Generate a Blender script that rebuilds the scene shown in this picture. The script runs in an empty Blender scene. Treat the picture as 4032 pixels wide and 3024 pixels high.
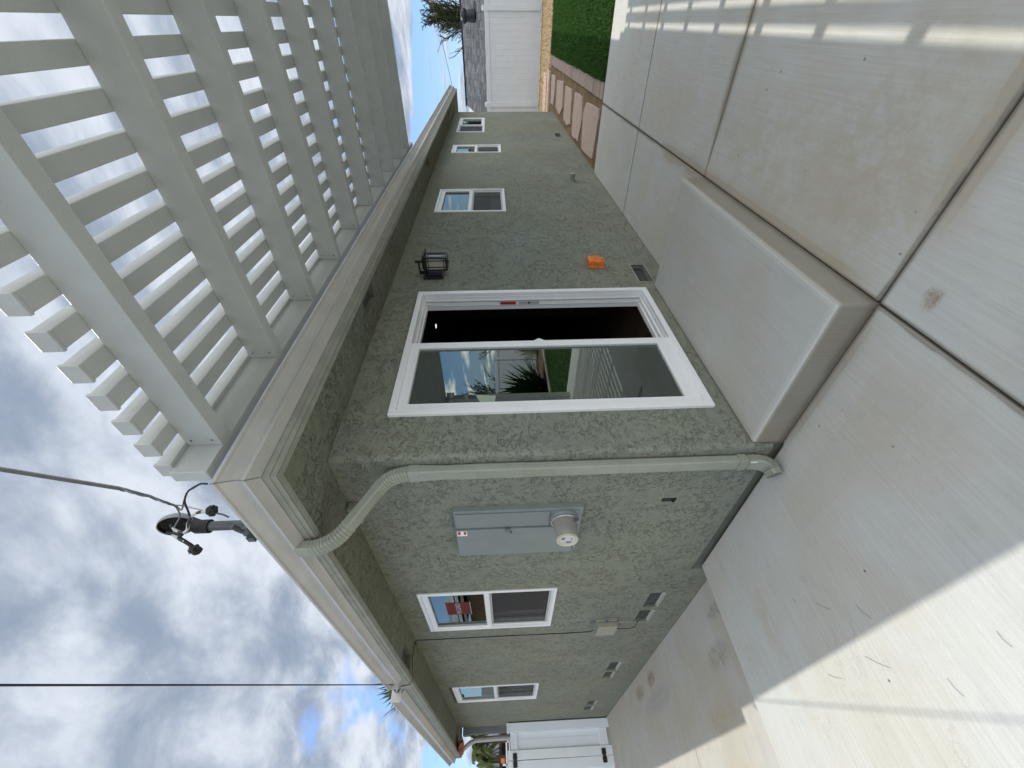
import bpy, bmesh, math, random
from mathutils import Vector, Matrix, noise as mnoise
random.seed(7)
S = bpy.context.scene
COL = S.collection
R = math.radians

# ------------------------------------------------------------------ camera
F = Vector((0.74282501, 0.66866241, -0.03319002))
RT = Vector((0.66808135, -0.74356472, -0.02790732))
UP = Vector((0.0433395, 0.00144338, 0.99905936))
cam = bpy.data.cameras.new('camera'); camo = bpy.data.objects.new('camera', cam); COL.objects.link(camo)
cam.sensor_fit = 'HORIZONTAL'; cam.sensor_width = 36.0; cam.lens = 1592.3757 / 4032 * 36
cam.clip_start = 0.02; cam.clip_end = 2000
m = Matrix((( -UP.x, RT.x, -F.x, -1.43652), (-UP.y, RT.y, -F.y, -1.827236), (-UP.z, RT.z, -F.z, 1.635), (0, 0, 0, 1)))
camo.matrix_world = m                      # the phone was held upright: the picture lies on its side
S.camera = camo

# ------------------------------------------------------------------ light
SUN = Vector((0.158, 0.425, 1.0)).normalized()
EXPOSURE = 0.62
sl = bpy.data.lights.new('sun', 'SUN'); so = bpy.data.objects.new('sun', sl); COL.objects.link(so)
sl.energy = 2.0; sl.angle = R(0.6); sl.color = (1.0, 0.965, 0.90)
so.rotation_mode = 'QUATERNION'; so.rotation_quaternion = SUN.to_track_quat('Z', 'Y'); so.location = (0, 0, 30)
S.view_settings.view_transform = 'Standard'; S.view_settings.look = 'None'
S.view_settings.exposure = EXPOSURE; S.view_settings.gamma = 1
S.render.engine = 'CYCLES'
S.cycles.max_bounces = 8; S.cycles.diffuse_bounces = 5; S.cycles.transparent_max_bounces = 12
S.cycles.sample_clamp_indirect = 6

# ------------------------------------------------------------------ node helper
class N:
    def __init__(s, nt): s.nt = nt; s.n = nt.nodes; s.l = nt.links
    def _in(s, sock, v):
        if v is None: return
        if hasattr(v, 'is_linked') or hasattr(v, 'links'): s.l.new(v, sock)
        else:
            try: sock.default_value = v
            except Exception:
                sock.default_value = (v[0], v[1], v[2], 1.0) if hasattr(v, '__len__') else v
    def new(s, t, **kw):
        n = s.n.new(t)
        for k, v in kw.items(): setattr(n, k, v)
        return n
    def math(s, op, a, b=None, c=None, clamp=False):
        n = s.new('ShaderNodeMath', operation=op, use_clamp=clamp)
        s._in(n.inputs[0], a); s._in(n.inputs[1], b)
        if c is not None: s._in(n.inputs[2], c)
        return n.outputs[0]
    def vmath(s, op, a, b=None, scale=None):
        n = s.new('ShaderNodeVectorMath', operation=op)
        s._in(n.inputs[0], a)
        if b is not None: s._in(n.inputs[1], b)
        if scale is not None: s._in(n.inputs['Scale'], scale)
        return n.outputs[0] if op not in ('LENGTH', 'DOT_PRODUCT') else n.outputs['Value']
    def mix(s, f, a, b, t='MIX'):
        n = s.new('ShaderNodeMix', data_type='RGBA', blend_type=t)
        s._in(n.inputs[0], f); s._in(n.inputs[6], c4(a)); s._in(n.inputs[7], c4(b))
        return n.outputs[2]
    def noise(s, vec, scale, detail=3, rough=.5, dist=0.0, out=0):
        n = s.new('ShaderNodeTexNoise'); s._in(n.inputs['Vector'], vec)
        n.inputs['Scale'].default_value = scale; n.inputs['Detail'].default_value = detail
        n.inputs['Roughness'].default_value = rough; n.inputs['Distortion'].default_value = dist
        return n.outputs[out]
    def ss(s, v, a, b, lo=0.0, hi=1.0):
        n = s.new('ShaderNodeMapRange', interpolation_type='SMOOTHSTEP')
        s._in(n.inputs[0], v); n.inputs[1].default_value = a; n.inputs[2].default_value = b
        n.inputs[3].default_value = lo; n.inputs[4].default_value = hi
        return n.outputs[0]
    def mapping(s, vec, scale=(1, 1, 1), rot=(0, 0, 0), loc=(0, 0, 0)):
        n = s.new('ShaderNodeMapping'); s._in(n.inputs[0], vec)
        n.inputs['Scale'].default_value = scale; n.inputs['Rotation'].default_value = rot; n.inputs['Location'].default_value = loc
        return n.outputs[0]
    def pos(s): return s.new('ShaderNodeNewGeometry').outputs['Position']
    def obj(s): return s.new('ShaderNodeTexCoord').outputs['Object']
    def sep(s, v):
        n = s.new('ShaderNodeSeparateXYZ'); s._in(n.inputs[0], v); return n.outputs
    def bump(s, h, strength=.5, dist=.01, normal=None):
        n = s.new('ShaderNodeBump'); s._in(n.inputs['Height'], h)
        n.inputs['Strength'].default_value = strength; n.inputs['Distance'].default_value = dist
        if normal is not None: s.l.new(normal, n.inputs['Normal'])
        return n.outputs[0]
def c4(c):
    if hasattr(c, '__len__') and not hasattr(c, 'is_linked') and len(c) == 3: return (c[0], c[1], c[2], 1.0)
    return c
def mat(name):
    m = bpy.data.materials.new(name); m.use_nodes = True
    k = N(m.node_tree); b = m.node_tree.nodes['Principled BSDF']
    return m, k, b
def paint(name, col, rough=.5, var=.06, scale=6, bumps=.0, bscale=60, metal=0.0, spec=.5):
    m, k, b = mat(name); p = k.obj()
    n = k.noise(p, scale, 4, .6)
    f = k.ss(n, .3, .7, 1 - var, 1 + var)
    b.inputs['Base Color'].default_value = (*col, 1)
    cmb = k.new('ShaderNodeVectorMath', operation='SCALE'); cmb.inputs[0].default_value = col; k.l.new(f, cmb.inputs['Scale'])
    k.l.new(cmb.outputs[0], b.inputs['Base Color'])
    b.inputs['Roughness'].default_value = rough; b.inputs['Metallic'].default_value = metal
    b.inputs['Specular IOR Level'].default_value = spec
    if bumps:
        k.l.new(k.bump(k.noise(p, bscale, 3, .6), bumps, .004), b.inputs['Normal'])
    return m

# ------------------------------------------------------------------ world: nishita sky with broken cloud
W = bpy.data.worlds.new('World'); S.world = W; W.use_nodes = True
k = N(W.node_tree); bg = W.node_tree.nodes['Background']; bg.inputs['Strength'].default_value = 0.1
sky = k.new('ShaderNodeTexSky', sky_type='NISHITA'); sky.sun_disc = False
sky.sun_elevation = math.asin(SUN.z); sky.sun_rotation = math.atan2(SUN.x, SUN.y)
sky.air_density = 1.0; sky.dust_density = .6; sky.ozone_density = 1.5
g = k.new('ShaderNodeTexCoord').outputs['Generated']
x, y, z = k.sep(g)
zz = k.math('ADD', k.math('MAXIMUM', z, 0.0), .14)
cx = k.math('DIVIDE', x, zz); cy = k.math('DIVIDE', y, zz)
cv = k.new('ShaderNodeCombineXYZ'); k.l.new(cx, cv.inputs[0]); k.l.new(cy, cv.inputs[1]); cv = cv.outputs[0]
cvs = k.mapping(cv, scale=(1.25, .72, 1), rot=(0, 0, R(24)))
n1 = k.noise(cvs, 1.7, 7, .52, .25)
n2 = k.noise(k.mapping(cvs, loc=(5.2, 1.7, 0)), 4.6, 9, .62, .35)
n3 = k.noise(k.mapping(cvs, loc=(1.1, 7.3, 0)), .85, 5, .5, .1)
dens = k.math('ADD', k.math('MULTIPLY', n1, .65), k.math('MULTIPLY', n3, .35))
low = k.ss(z, .05, .55, 0, 1)
thr = k.math('SUBTRACT', dens, k.math('MULTIPLY_ADD', low, -.165, .53))
mask = k.ss(thr, -.03, .045)
n4 = k.noise(k.mapping(cvs, loc=(2.2, 4.7, 0)), 2.9, 5, .5, .2)
shade = k.ss(k.math('MULTIPLY_ADD', n2, .44, k.math('MULTIPLY', n4, .56)), .36, .63)
shade = k.math('POWER', shade, 1.25)
cloud = k.mix(shade, (2.05, 2.5, 3.3), (5.2, 5.6, 6.2))
sd = k.vmath('DOT_PRODUCT', g, tuple(SUN))
glow = k.ss(sd, .955, 1.0, 1.0, 2.2)
back = k.ss(y, .0, -.75, 0.0, 1.0)           # unseen clouds behind the camera, brightened and warmed to fill the shade
cloud = k.vmath('SCALE', cloud, scale=glow)
cloud = k.mix(back, cloud, k.vmath('MULTIPLY', cloud, (3.6, 3.25, 2.75)))
skyc = k.mix(1.0, sky.outputs[0], (.72, .88, 1.15), 'MULTIPLY')
skyl = k.mix(.22, skyc, (3.2, 4.9, 8.2))      # thin high veil over the blue
fin = k.mix(mask, skyl, cloud)
k.l.new(fin, bg.inputs['Color'])

# ------------------------------------------------------------------ mesh builder
def wloc(o):
    v = Vector((0, 0, 0))
    while o is not None: v += o.location; o = o.parent
    return v
class MB:
    def __init__(s): s.v = []; s.f = []; s.mi = []
    def quad(s, *p, mi=0):
        b = len(s.v); s.v += [tuple(q) for q in p]; s.f.append(tuple(range(b, b + len(p)))); s.mi.append(mi)
    def box(s, a, b, mi=0):
        x0, x1 = sorted((a[0], b[0])); y0, y1 = sorted((a[1], b[1])); z0, z1 = sorted((a[2], b[2]))
        n = len(s.v)
        s.v += [(x0, y0, z0), (x1, y0, z0), (x1, y1, z0), (x0, y1, z0), (x0, y0, z1), (x1, y0, z1), (x1, y1, z1), (x0, y1, z1)]
        for q in ((0, 3, 2, 1), (4, 5, 6, 7), (0, 1, 5, 4), (1, 2, 6, 5), (2, 3, 7, 6), (3, 0, 4, 7)):
            s.f.append(tuple(n + i for i in q)); s.mi.append(mi)
    def prism(s, poly, z0, z1, mi=0):
        n = len(s.v); c = len(poly)
        a = sum(poly[i][0] * poly[(i + 1) % c][1] - poly[(i + 1) % c][0] * poly[i][1] for i in range(c))
        if a < 0: poly = poly[::-1]
        s.v += [(p[0], p[1], z0) for p in poly] + [(p[0], p[1], z1) for p in poly]
        s.f.append(tuple(n + i for i in range(c - 1, -1, -1))); s.f.append(tuple(n + c + i for i in range(c)))
        for i in range(c):
            j = (i + 1) % c; s.f.append((n + i, n + j, n + c + j, n + c + i))
        s.mi += [mi] * (c + 2)
    def sweep(s, rings, closed=True, caps=True, mi=0):
        n = len(s.v); c = len(rings[0])
        for r in rings: s.v += [tuple(p) for p in r]
        for i in range(len(rings) - 1):
            for j in range(c if closed else c - 1):
                a = n + i * c + j; b = n + i * c + (j + 1) % c
                s.f.append((a, b, b + c, a + c)); s.mi.append(mi)
        if caps and closed:
            s.f.append(tuple(n + j for j in range(c - 1, -1, -1))); s.f.append(tuple(n + (len(rings) - 1) * c + j for j in range(c)))
            s.mi += [mi, mi]
    def tube(s, pts, r, seg=8, mi=0):
        pts = [Vector(p) for p in pts]; rings = []
        t0 = (pts[1] - pts[0]).normalized(); ref = Vector((0, 0, 1)) if abs(t0.z) < .9 else Vector((1, 0, 0))
        nrm = (ref - t0 * ref.dot(t0)).normalized()
        for i, p in enumerate(pts):
            t = ((pts[min(i + 1, len(pts) - 1)] - pts[max(i - 1, 0)])).normalized()
            nrm = (nrm - t * nrm.dot(t)).normalized(); bn = t.cross(nrm)
            rr = r[i] if hasattr(r, '__len__') else r
            rings.append([p + nrm * rr * math.cos(2 * math.pi * j / seg) + bn * rr * math.sin(2 * math.pi * j / seg) for j in range(seg)])
        s.sweep(rings, mi=mi)
    def lathe(s, c, axis, prof, seg=24, mi=0):
        axis = Vector(axis).normalized(); ref = Vector((0, 0, 1)) if abs(axis.z) < .9 else Vector((1, 0, 0))
        u = axis.cross(ref).normalized(); w = axis.cross(u); c = Vector(c)
        s.sweep([[c + axis * h + (u * math.cos(2 * math.pi * j / seg) + w * math.sin(2 * math.pi * j / seg)) * max(r, 1e-4) for j in range(seg)] for h, r in prof], mi=mi)
    def build(s, name, mats, parent=None, bevel=0, smooth=0, segs=2):
        me = bpy.data.meshes.new(name)
        off = wloc(parent) if parent else Vector((0, 0, 0))
        me.from_pydata([(v[0] - off.x, v[1] - off.y, v[2] - off.z) for v in s.v], [], s.f)
        mats = mats if isinstance(mats, (list, tuple)) else [mats]
        for q in mats: me.materials.append(q)
        if len(mats) > 1: me.polygons.foreach_set('material_index', s.mi)
        if smooth:
            me.polygons.foreach_set('use_smooth', [True] * len(me.polygons))
            me.update(); me.set_sharp_from_angle(angle=R(smooth))
        me.update()
        o = bpy.data.objects.new(name, me); COL.objects.link(o)
        if parent: o.parent = parent
        if bevel:
            b = o.modifiers.new('bevel', 'BEVEL'); b.width = bevel; b.segments = segs; b.limit_method = 'ANGLE'; b.angle_limit = R(40)
            b.harden_normals = False
        return o
def thing(name, loc, label, cat, group=None):
    o = bpy.data.objects.new(name, None); o.empty_display_size = .1; COL.objects.link(o); o.location = loc
    return tag(o, label, cat, group)
def tag(o, label, cat, group=None, kind=None):
    o['label'] = label; o['category'] = cat
    if group: o['group'] = group
    if kind: o['kind'] = kind
    return o
def structure(o, kind='structure'): o['kind'] = kind; return o
def fix_normals(o):
    bm = bmesh.new(); bm.from_mesh(o.data); bmesh.ops.recalc_face_normals(bm, faces=bm.faces); bm.to_mesh(o.data); bm.free(); return o

# ------------------------------------------------------------------ materials
def stucco(name, col, crease_shade=.42, seed=0.0):
    m, k, b = mat(name); p = k.mapping(k.pos(), loc=(seed, seed * 2, seed * 3), scale=(1, 1, 1.12))
    wob = k.vmath('SCALE', k.vmath('SUBTRACT', k.noise(p, 14, 3, .6, out=1), (.5, .5, .5)), scale=.05)
    q = k.vmath('ADD', p, wob)
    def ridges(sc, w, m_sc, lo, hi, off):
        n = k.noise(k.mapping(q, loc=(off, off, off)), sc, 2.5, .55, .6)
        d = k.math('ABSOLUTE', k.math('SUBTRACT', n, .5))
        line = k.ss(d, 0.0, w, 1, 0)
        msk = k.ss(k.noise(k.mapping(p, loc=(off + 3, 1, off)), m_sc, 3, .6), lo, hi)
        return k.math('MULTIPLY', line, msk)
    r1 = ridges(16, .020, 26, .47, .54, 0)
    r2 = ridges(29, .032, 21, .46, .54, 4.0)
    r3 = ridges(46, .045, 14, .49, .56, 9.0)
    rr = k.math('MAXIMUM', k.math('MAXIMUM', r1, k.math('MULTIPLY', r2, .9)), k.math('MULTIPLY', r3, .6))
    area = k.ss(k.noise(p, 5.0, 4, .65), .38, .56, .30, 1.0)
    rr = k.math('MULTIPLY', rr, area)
    fine = k.noise(p, 120, 2, .6); mid = k.noise(p, 16, 3, .55)
    v = k.ss(k.noise(p, 1.1, 3, .5), .3, .7, .94, 1.06)
    warm = k.mix(k.ss(k.noise(p, .9, 2, .5), .35, .65), col, (col[0] * 1.04, col[1] * 1.01, col[2] * .93))
    c = k.vmath('SCALE', warm, scale=k.math('MULTIPLY', v, k.ss(fine, .3, .7, .95, 1.04)))
    c = k.mix(k.math('MULTIPLY', rr, crease_shade), c, (col[0] * .30, col[1] * .30, col[2] * .30))  # shade in the creases painted into the base colour, on top of the bump
    pz = k.sep(k.pos())[2]       # dust splashed up from the slab
    du = k.math('MULTIPLY', k.ss(k.math('ADD', pz, k.math('MULTIPLY', k.noise(p, 5, 5, .7), .5)), .28, .62, 1, 0), .18)
    c = k.mix(du, c, (.27, .26, .21))
    k.l.new(c, b.inputs['Base Color'])
    h = k.math('ADD', k.math('MULTIPLY', rr, -1.0), k.math('ADD', k.math('MULTIPLY', mid, .55), k.math('MULTIPLY', fine, .10)))
    k.l.new(k.bump(h, .9, .006), b.inputs['Normal'])
    b.inputs['Roughness'].default_value = .85; b.inputs['Specular IOR Level'].default_value = .25
    return m

SAGE = (.238, .256, .210)
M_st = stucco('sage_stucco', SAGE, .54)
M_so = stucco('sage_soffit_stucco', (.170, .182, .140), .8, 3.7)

def concrete(name, col, broom=.10, stains=(), seed=0.0, blotch=.5, spots=True, rust=(), edge=False):
    m, k, b = mat(name); P = k.pos(); p = k.mapping(P, loc=(seed, seed, 0))
    X, Y, Z = k.sep(P)
    br = k.noise(k.mapping(p, scale=(.9, 34, 1)), 2.2, 4, .65)
    br2 = k.noise(k.mapping(p, scale=(1.6, 120, 1)), 2.2, 3, .6)
    bl = k.noise(p, 1.3, 6, .62, .3); bl2 = k.noise(k.mapping(p, loc=(9, 2, 0)), 3.6, 6, .66, .4)
    c = k.mix(k.ss(bl, .36, .68, 0, blotch), col, (col[0] * .93, col[1] * .85, col[2] * .72))
    c = k.mix(k.ss(bl2, .5, .72, 0, .35), c, (col[0] * .80, col[1] * .80, col[2] * .79))
    f = k.ss(br, .3, .72, 1 - broom, 1 + broom * .6)
    f = k.math('MULTIPLY', f, k.ss(br2, .35, .65, 1 - broom * .4, 1 + broom * .4))
    f = k.math('MULTIPLY', f, k.ss(k.noise(p, 260, 2, .7), .3, .7, .93, 1.05))
    c = k.vmath('SCALE', c, scale=f)
    wv = k.math('MULTIPLY', k.math('SUBTRACT', k.noise(p, 3.2, 5, .65), .5), .17)
    for (ax, v, w, lo, hi, colr, st) in stains:      # moisture bands that follow a joint, with a wavy edge
        q = X if ax == 'x' else Y; r = Y if ax == 'x' else X
        ws = min(1.0, w * 13)
        d = k.math('ABSOLUTE', k.math('SUBTRACT', k.math('ADD', q, k.math('MULTIPLY', wv, .45 * ws)), v))
        d = k.math('ADD', d, k.math('MULTIPLY', wv, .8 * ws))
        a = k.ss(d, w, w + .012, st, 0); a2 = k.ss(d, w * .4, w * 2.6, st * .55, 0)
        a = k.math('MAXIMUM', a, a2)
        rng = k.math('MULTIPLY', k.ss(r, lo, lo + .25), k.ss(r, hi - .25, hi, 1, 0))
        c = k.mix(k.math('MULTIPLY', a, rng), c, colr)
    for (cx_, cy_, rx, ry, colr, st) in rust:
        dx = k.math('DIVIDE', k.math('SUBTRACT', k.math('ADD', X, k.math('MULTIPLY', wv, .5)), cx_), rx)
        dy = k.math('DIVIDE', k.math('SUBTRACT', k.math('ADD', Y, wv), cy_), ry)
        d = k.math('ADD', k.math('MULTIPLY', dx, dx), k.math('MULTIPLY', dy, dy))
        a = k.math('MULTIPLY', k.ss(d, .0, 1.15, st, 0), k.ss(k.noise(p, 9 if rx > .3 else 26, 6, .72), .36, .62, .15, 1))
        c = k.mix(a, c, colr)
    if edge:     # worn pale nosing on the top, grime along the foot of the riser
        e_ = k.math('MAXIMUM', k.ss(k.math('ADD', X, k.math('MULTIPLY', wv, .12)), .045, .060, 1, 0), k.ss(k.math('ADD', Y, k.math('MULTIPLY', wv, .12)), -.897, -.882, 1, 0))
        e_ = k.math('MULTIPLY', e_, k.ss(Z, .14, .165))
        c = k.mix(k.math('MULTIPLY', e_, .35), c, (.62, .61, .57))
        gz = k.ss(k.math('ADD', Z, k.math('MULTIPLY', wv, .35)), .0, .05, 1, 0)
        c = k.mix(k.math('MULTIPLY', gz, .6), c, (.13, .11, .08))
    # hairline cracks
    cr = k.math('ABSOLUTE', k.math('SUBTRACT', k.noise(k.mapping(p, scale=(.55, 1.3, 1)), 1.5, 7, .62, .5), .5))
    cr = k.math('MULTIPLY', k.ss(cr, 0, .0045, 1, 0), k.ss(k.noise(p, .9, 2, .5), .54, .60))
    c = k.mix(k.math('MULTIPLY', cr, .16), c, (.20, .18, .15))
    if spots:
        vo = k.new('ShaderNodeTexVoronoi'); k.l.new(p, vo.inputs['Vector']); vo.inputs['Scale'].default_value = 8.5
        s_ = k.math('MULTIPLY', k.ss(vo.outputs['Distance'], .035, .075, 1, 0), k.ss(k.noise(p, 1.7, 2, .5), .50, .58))
        c = k.mix(k.math('MULTIPLY', s_, .75), c, (.07, .06, .055))
    k.l.new(c, b.inputs['Base Color'])
    h = k.math('ADD', k.math('MULTIPLY', br2, .6), k.math('ADD', k.noise(p, 180, 3, .7), k.math('MULTIPLY', cr, -2)))
    k.l.new(k.bump(h, .25, .003), b.inputs['Normal'])
    b.inputs['Roughness'].default_value = .8; b.inputs['Specular IOR Level'].default_value = .3
    return m
TAN = (.33, .27, .19); WET = (.24, .205, .16)
M_patio = concrete('patio_concrete', (.54, .548, .525), .07, [
    ('x', .016, .055, -9, -1.15, (.40, .345, .26), .75), ('x', .016, .014, -9, .2, (.16, .14, .11), .75), ('y', -.925, .012, -7, 6, (.17, .15, .12), .7), ('x', 1.9, .012, -9, -.9, (.17, .15, .12), .7), ('x', 3.74, .010, -9, .1, (.22, .2, .17), .6), ('x', 1.9, .035, -9, -1.1, WET, .6), ('y', -.925, .05, .1, 3.0, (.36, .29, .20), .6),
    ('x', .0, .03, -.9, 0.1, (.33, .29, .235), .6), ('x', -.30, .10, -.95, .35, (.46, .43, .36), .4),
    ('x', .6, .22, -1.5, -.9, (.47, .42, .33), .5)],
    0, .55, True, [(-.16, -1.05, .045, .05, (.22, .13, .05), .7), (.9, -1.25, 1.2, .42, (.45, .405, .32), .6), (.35, -1.5, .45, .5, (.43, .39, .31), .6), (3.0, -1.2, .8, .3, (.5, .44, .35), .5), (-.45, -.55, .3, .3, (.47, .43, .36), .5), (-.7, 1.0, .5, .12, (.45, .41, .33), .5)])
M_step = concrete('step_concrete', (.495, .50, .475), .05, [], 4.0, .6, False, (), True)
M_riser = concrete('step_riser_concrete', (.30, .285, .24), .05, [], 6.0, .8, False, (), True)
M_drive = concrete('driveway_concrete', (.49, .48, .445), .07, [], 8.0, .7, False, [(-.18, 4.45, .10, .25, (.22, .10, .05), .8), (-.2, 5.2, .10, .3, (.20, .13, .09), .7),
    (-.42, 4.4, .14, .75, (.33, .32, .31), .8), (-.5, 2.2, .12, .3, (.30, .27, .23), .8), (-.85, 2.6, .12, .4, (.43, .33, .19), .6), (-.22, 1.9, .06, .3, (.22, .21, .2), .7)])

M_vinyl = paint('white_vinyl', (.77, .82, .87), .35, .02, 3)
M_frame = paint('white_window_vinyl', (.87, .87, .87), .3, .015, 5)
M_frameg = paint('grey_track', (.46, .46, .45), .4, .03, 8)
M_perg = paint('pale_sage_aluminium', (.445, .468, .455), .45, .05, 5, .35, 90)
M_gut = paint('cream_gutter', (.475, .47, .445), .28, .07, 3.2, .05, 20)
M_trim = paint('sage_trim_wood', (.30, .305, .255), .6, .12, 7, .3, 40)
M_down = paint('sage_downspout_paint', (.30, .32, .26), .30, .07, 7, .04, 60)
M_panel = paint('grey_panel_steel', (.225, .258, .25), .42, .04, 8, .05, 200)
M_panel2 = paint('dark_grey_steel', (.16, .175, .18), .5, .05, 9)
M_black = paint('black_metal', (.012, .012, .014), .35, .1, 20)
M_rub = paint('black_tape', (.01, .01, .011), .6, .2, 30, .5, 80)
M_pipe = paint('grey_conduit', (.065, .074, .076), .4, .1, 12)
M_wire = paint('grey_cable_jacket', (.15, .155, .16), .55, .1, 30)
M_wirel = paint('pale_cable', (.35, .35, .36), .5, .1, 30)
M_orange = paint('orange_plastic', (.80, .20, .025), .45, .15, 22, .8, 45)
M_mesh = paint('dark_vent_mesh', (.055, .062, .055), .8, .25, 9, .8, 300)
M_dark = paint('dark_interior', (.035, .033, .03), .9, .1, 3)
M_wood = paint('brown_plank_floor', (.075, .05, .035), .5, .35, 3)
M_glasslamp = paint('frosted_lamp_glass', (.42, .40, .32), .25, .05, 5)
M_grey = paint('grey_box_plastic', (.30, .305, .25), .5, .06, 9)
M_rust = paint('rusty_husk', (.30, .085, .03), .8, .4, 14, .8, 30)
M_red = paint('red_label', (.42, .03, .025), .5, .05, 4)
M_white = paint('white_label', (.85, .85, .85), .5, .02, 4)
M_bark = paint('bark', (.10, .075, .05), .9, .3, 18, .9, 30)
M_found = paint('painted_stem_wall', (.125, .135, .105), .85, .12, 5, .6, 50)

def glass_mat(name, tint, refl=1.0, ior=1.75):
    m, k, b = mat(name); nt = m.node_tree; nt.nodes.remove(b)
    fr = k.new('ShaderNodeFresnel'); fr.inputs[0].default_value = ior
    gl = k.new('ShaderNodeBsdfGlossy'); gl.inputs['Roughness'].default_value = .004; gl.inputs['Color'].default_value = (.88, .98, .93, 1)
    tr = k.new('ShaderNodeBsdfTransparent'); tr.inputs['Color'].default_value = (*tint, 1)
    mx = k.new('ShaderNodeMixShader'); k.l.new(k.math('MULTIPLY', fr.outputs[0], refl, clamp=True), mx.inputs[0])
    k.l.new(tr.outputs[0], mx.inputs[1]); k.l.new(gl.outputs[0], mx.inputs[2])
    k.l.new(mx.outputs[0], nt.nodes['Material Output'].inputs['Surface'])
    return m
M_glass = glass_mat('window_glass', (.62, .72, .66), 1.1, 1.9)
M_glassd = glass_mat('door_glass', (.70, .82, .75), 2.1, 1.9)
def screen_mat():
    m, k, b = mat('insect_screen'); nt = m.node_tree
    b.inputs['Base Color'].default_value = (.045, .047, .048, 1); b.inputs['Roughness'].default_value = .6
    tr = k.new('ShaderNodeBsdfTransparent'); mx = k.new('ShaderNodeMixShader'); mx.inputs[0].default_value = .62
    k.l.new(tr.outputs[0], mx.inputs[1]); k.l.new(b.outputs[0], mx.inputs[2])
    k.l.new(mx.outputs[0], nt.nodes['Material Output'].inputs['Surface']); return m
M_screen = screen_mat()
def leafy(name, a, b_, sc=3.0, trans=.0):
    m, k, b = mat(name); n = k.noise(k.pos(), sc, 3, .6)
    k.l.new(k.mix(k.ss(n, .3, .7), a, b_), b.inputs['Base Color']); b.inputs['Roughness'].default_value = .7
    b.inputs['Specular IOR Level'].default_value = .25
    return m
M_turf = leafy('turf_blade', (.026, .088, .009), (.06, .15, .022), 14)
M_leaf = leafy('conifer_leaf', (.035, .062, .022), (.095, .12, .04), 2.5)
M_palm = leafy('palm_leaf', (.05, .10, .03), (.16, .17, .06), 5)
M_sword = leafy('sword_leaf', (.012, .045, .018), (.03, .08, .03), 4)
M_grassy = leafy('yellow_grass', (.10, .14, .03), (.22, .24, .05), 4)
def ground_mat(name, a, b_, c_, sc, bstr=.6):
    m, k, b = mat(name); p = k.pos(); n = k.noise(p, sc, 8, .7); n2 = k.noise(p, sc * 6, 5, .75)
    c = k.mix(k.ss(n, .35, .65), a, b_); c = k.mix(k.ss(n2, .48, .68), c, c_)
    k.l.new(c, b.inputs['Base Color']); b.inputs['Roughness'].default_value = .95
    k.l.new(k.bump(n2, bstr, .03), b.inputs['Normal']); return m
M_soil = ground_mat('brown_soil', (.15, .095, .05), (.27, .18, .10), (.09, .05, .025), 5)
M_straw = ground_mat('dry_straw', (.38, .28, .16), (.52, .41, .26), (.26, .185, .10), 9)
M_field = ground_mat('dirt', (.25, .20, .14), (.32, .27, .19), (.2, .16, .11), .8)
M_paver = [ground_mat('paver_%s' % n, c, (c[0] * 1.12, c[1] * 1.1, c[2] * 1.08), (c[0] * .8, c[1] * .78, c[2] * .76), 16, .3) for n, c in
           (('rose', (.36, .27, .235)), ('tan', (.37, .30, .25)), ('plum', (.30, .235, .215)))]
M_flag = ground_mat('flagstone_pink', (.46, .345, .285), (.53, .42, .345), (.35, .26, .21), 7, .35)
def shingle(name, a, b_, cc, sc=1.0, rot=0.0):
    m, k, b = mat(name); P = k.obj()
    t = k.new('ShaderNodeTexBrick'); k.l.new(k.mapping(P, scale=(sc, sc, sc), rot=(0, 0, rot)), t.inputs['Vector'])
    t.inputs['Color1'].default_value = (*a, 1); t.inputs['Color2'].default_value = (*b_, 1); t.inputs['Mortar'].default_value = (*cc, 1)
    t.inputs['Scale'].default_value = 1.0; t.inputs['Brick Width'].default_value = .30; t.inputs['Row Height'].default_value = .17
    t.inputs['Mortar Size'].default_value = .006; t.inputs['Bias'].default_value = .1; t.offset = .37; t.squash = .8
    c = k.mix(k.ss(k.noise(P, 26, 3, .7), .35, .65, 0, .45), t.outputs[0], cc)
    k.l.new(c, b.inputs['Base Color']); b.inputs['Roughness'].default_value = .9
    k.l.new(k.bump(t.outputs['Fac'], .5, -.01), b.inputs['Normal']); return m
M_shin = shingle('grey_shingle', (.16, .165, .175), (.045, .05, .056), (.025, .028, .032), 1, R(90))
M_shin2 = shingle('slate_shingle', (.15, .165, .20), (.11, .12, .15), (.07, .075, .09), 1, 0)

# ------------------------------------------------------------------ ground and slabs (the setting)
g = MB(); g.quad((-150, -150, -.42), (150, -150, -.42), (150, 150, -.42), (-150, 150, -.42))
structure(g.build('ground', M_field))
gp = .006
slab = MB()
xc = [-7.5, .016, 1.9, 3.74, 5.65]
for i in range(4):
    slab.box((xc[i] + gp, -8.5, -.16), (xc[i + 1] - gp, -.925 - gp, 0))
    if i > 0: slab.box((xc[i] + gp, -.925 + gp, -.16), (xc[i + 1] - gp, -.003, 0))
o = slab.build('patio', M_patio, bevel=.006); structure(o)
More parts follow.
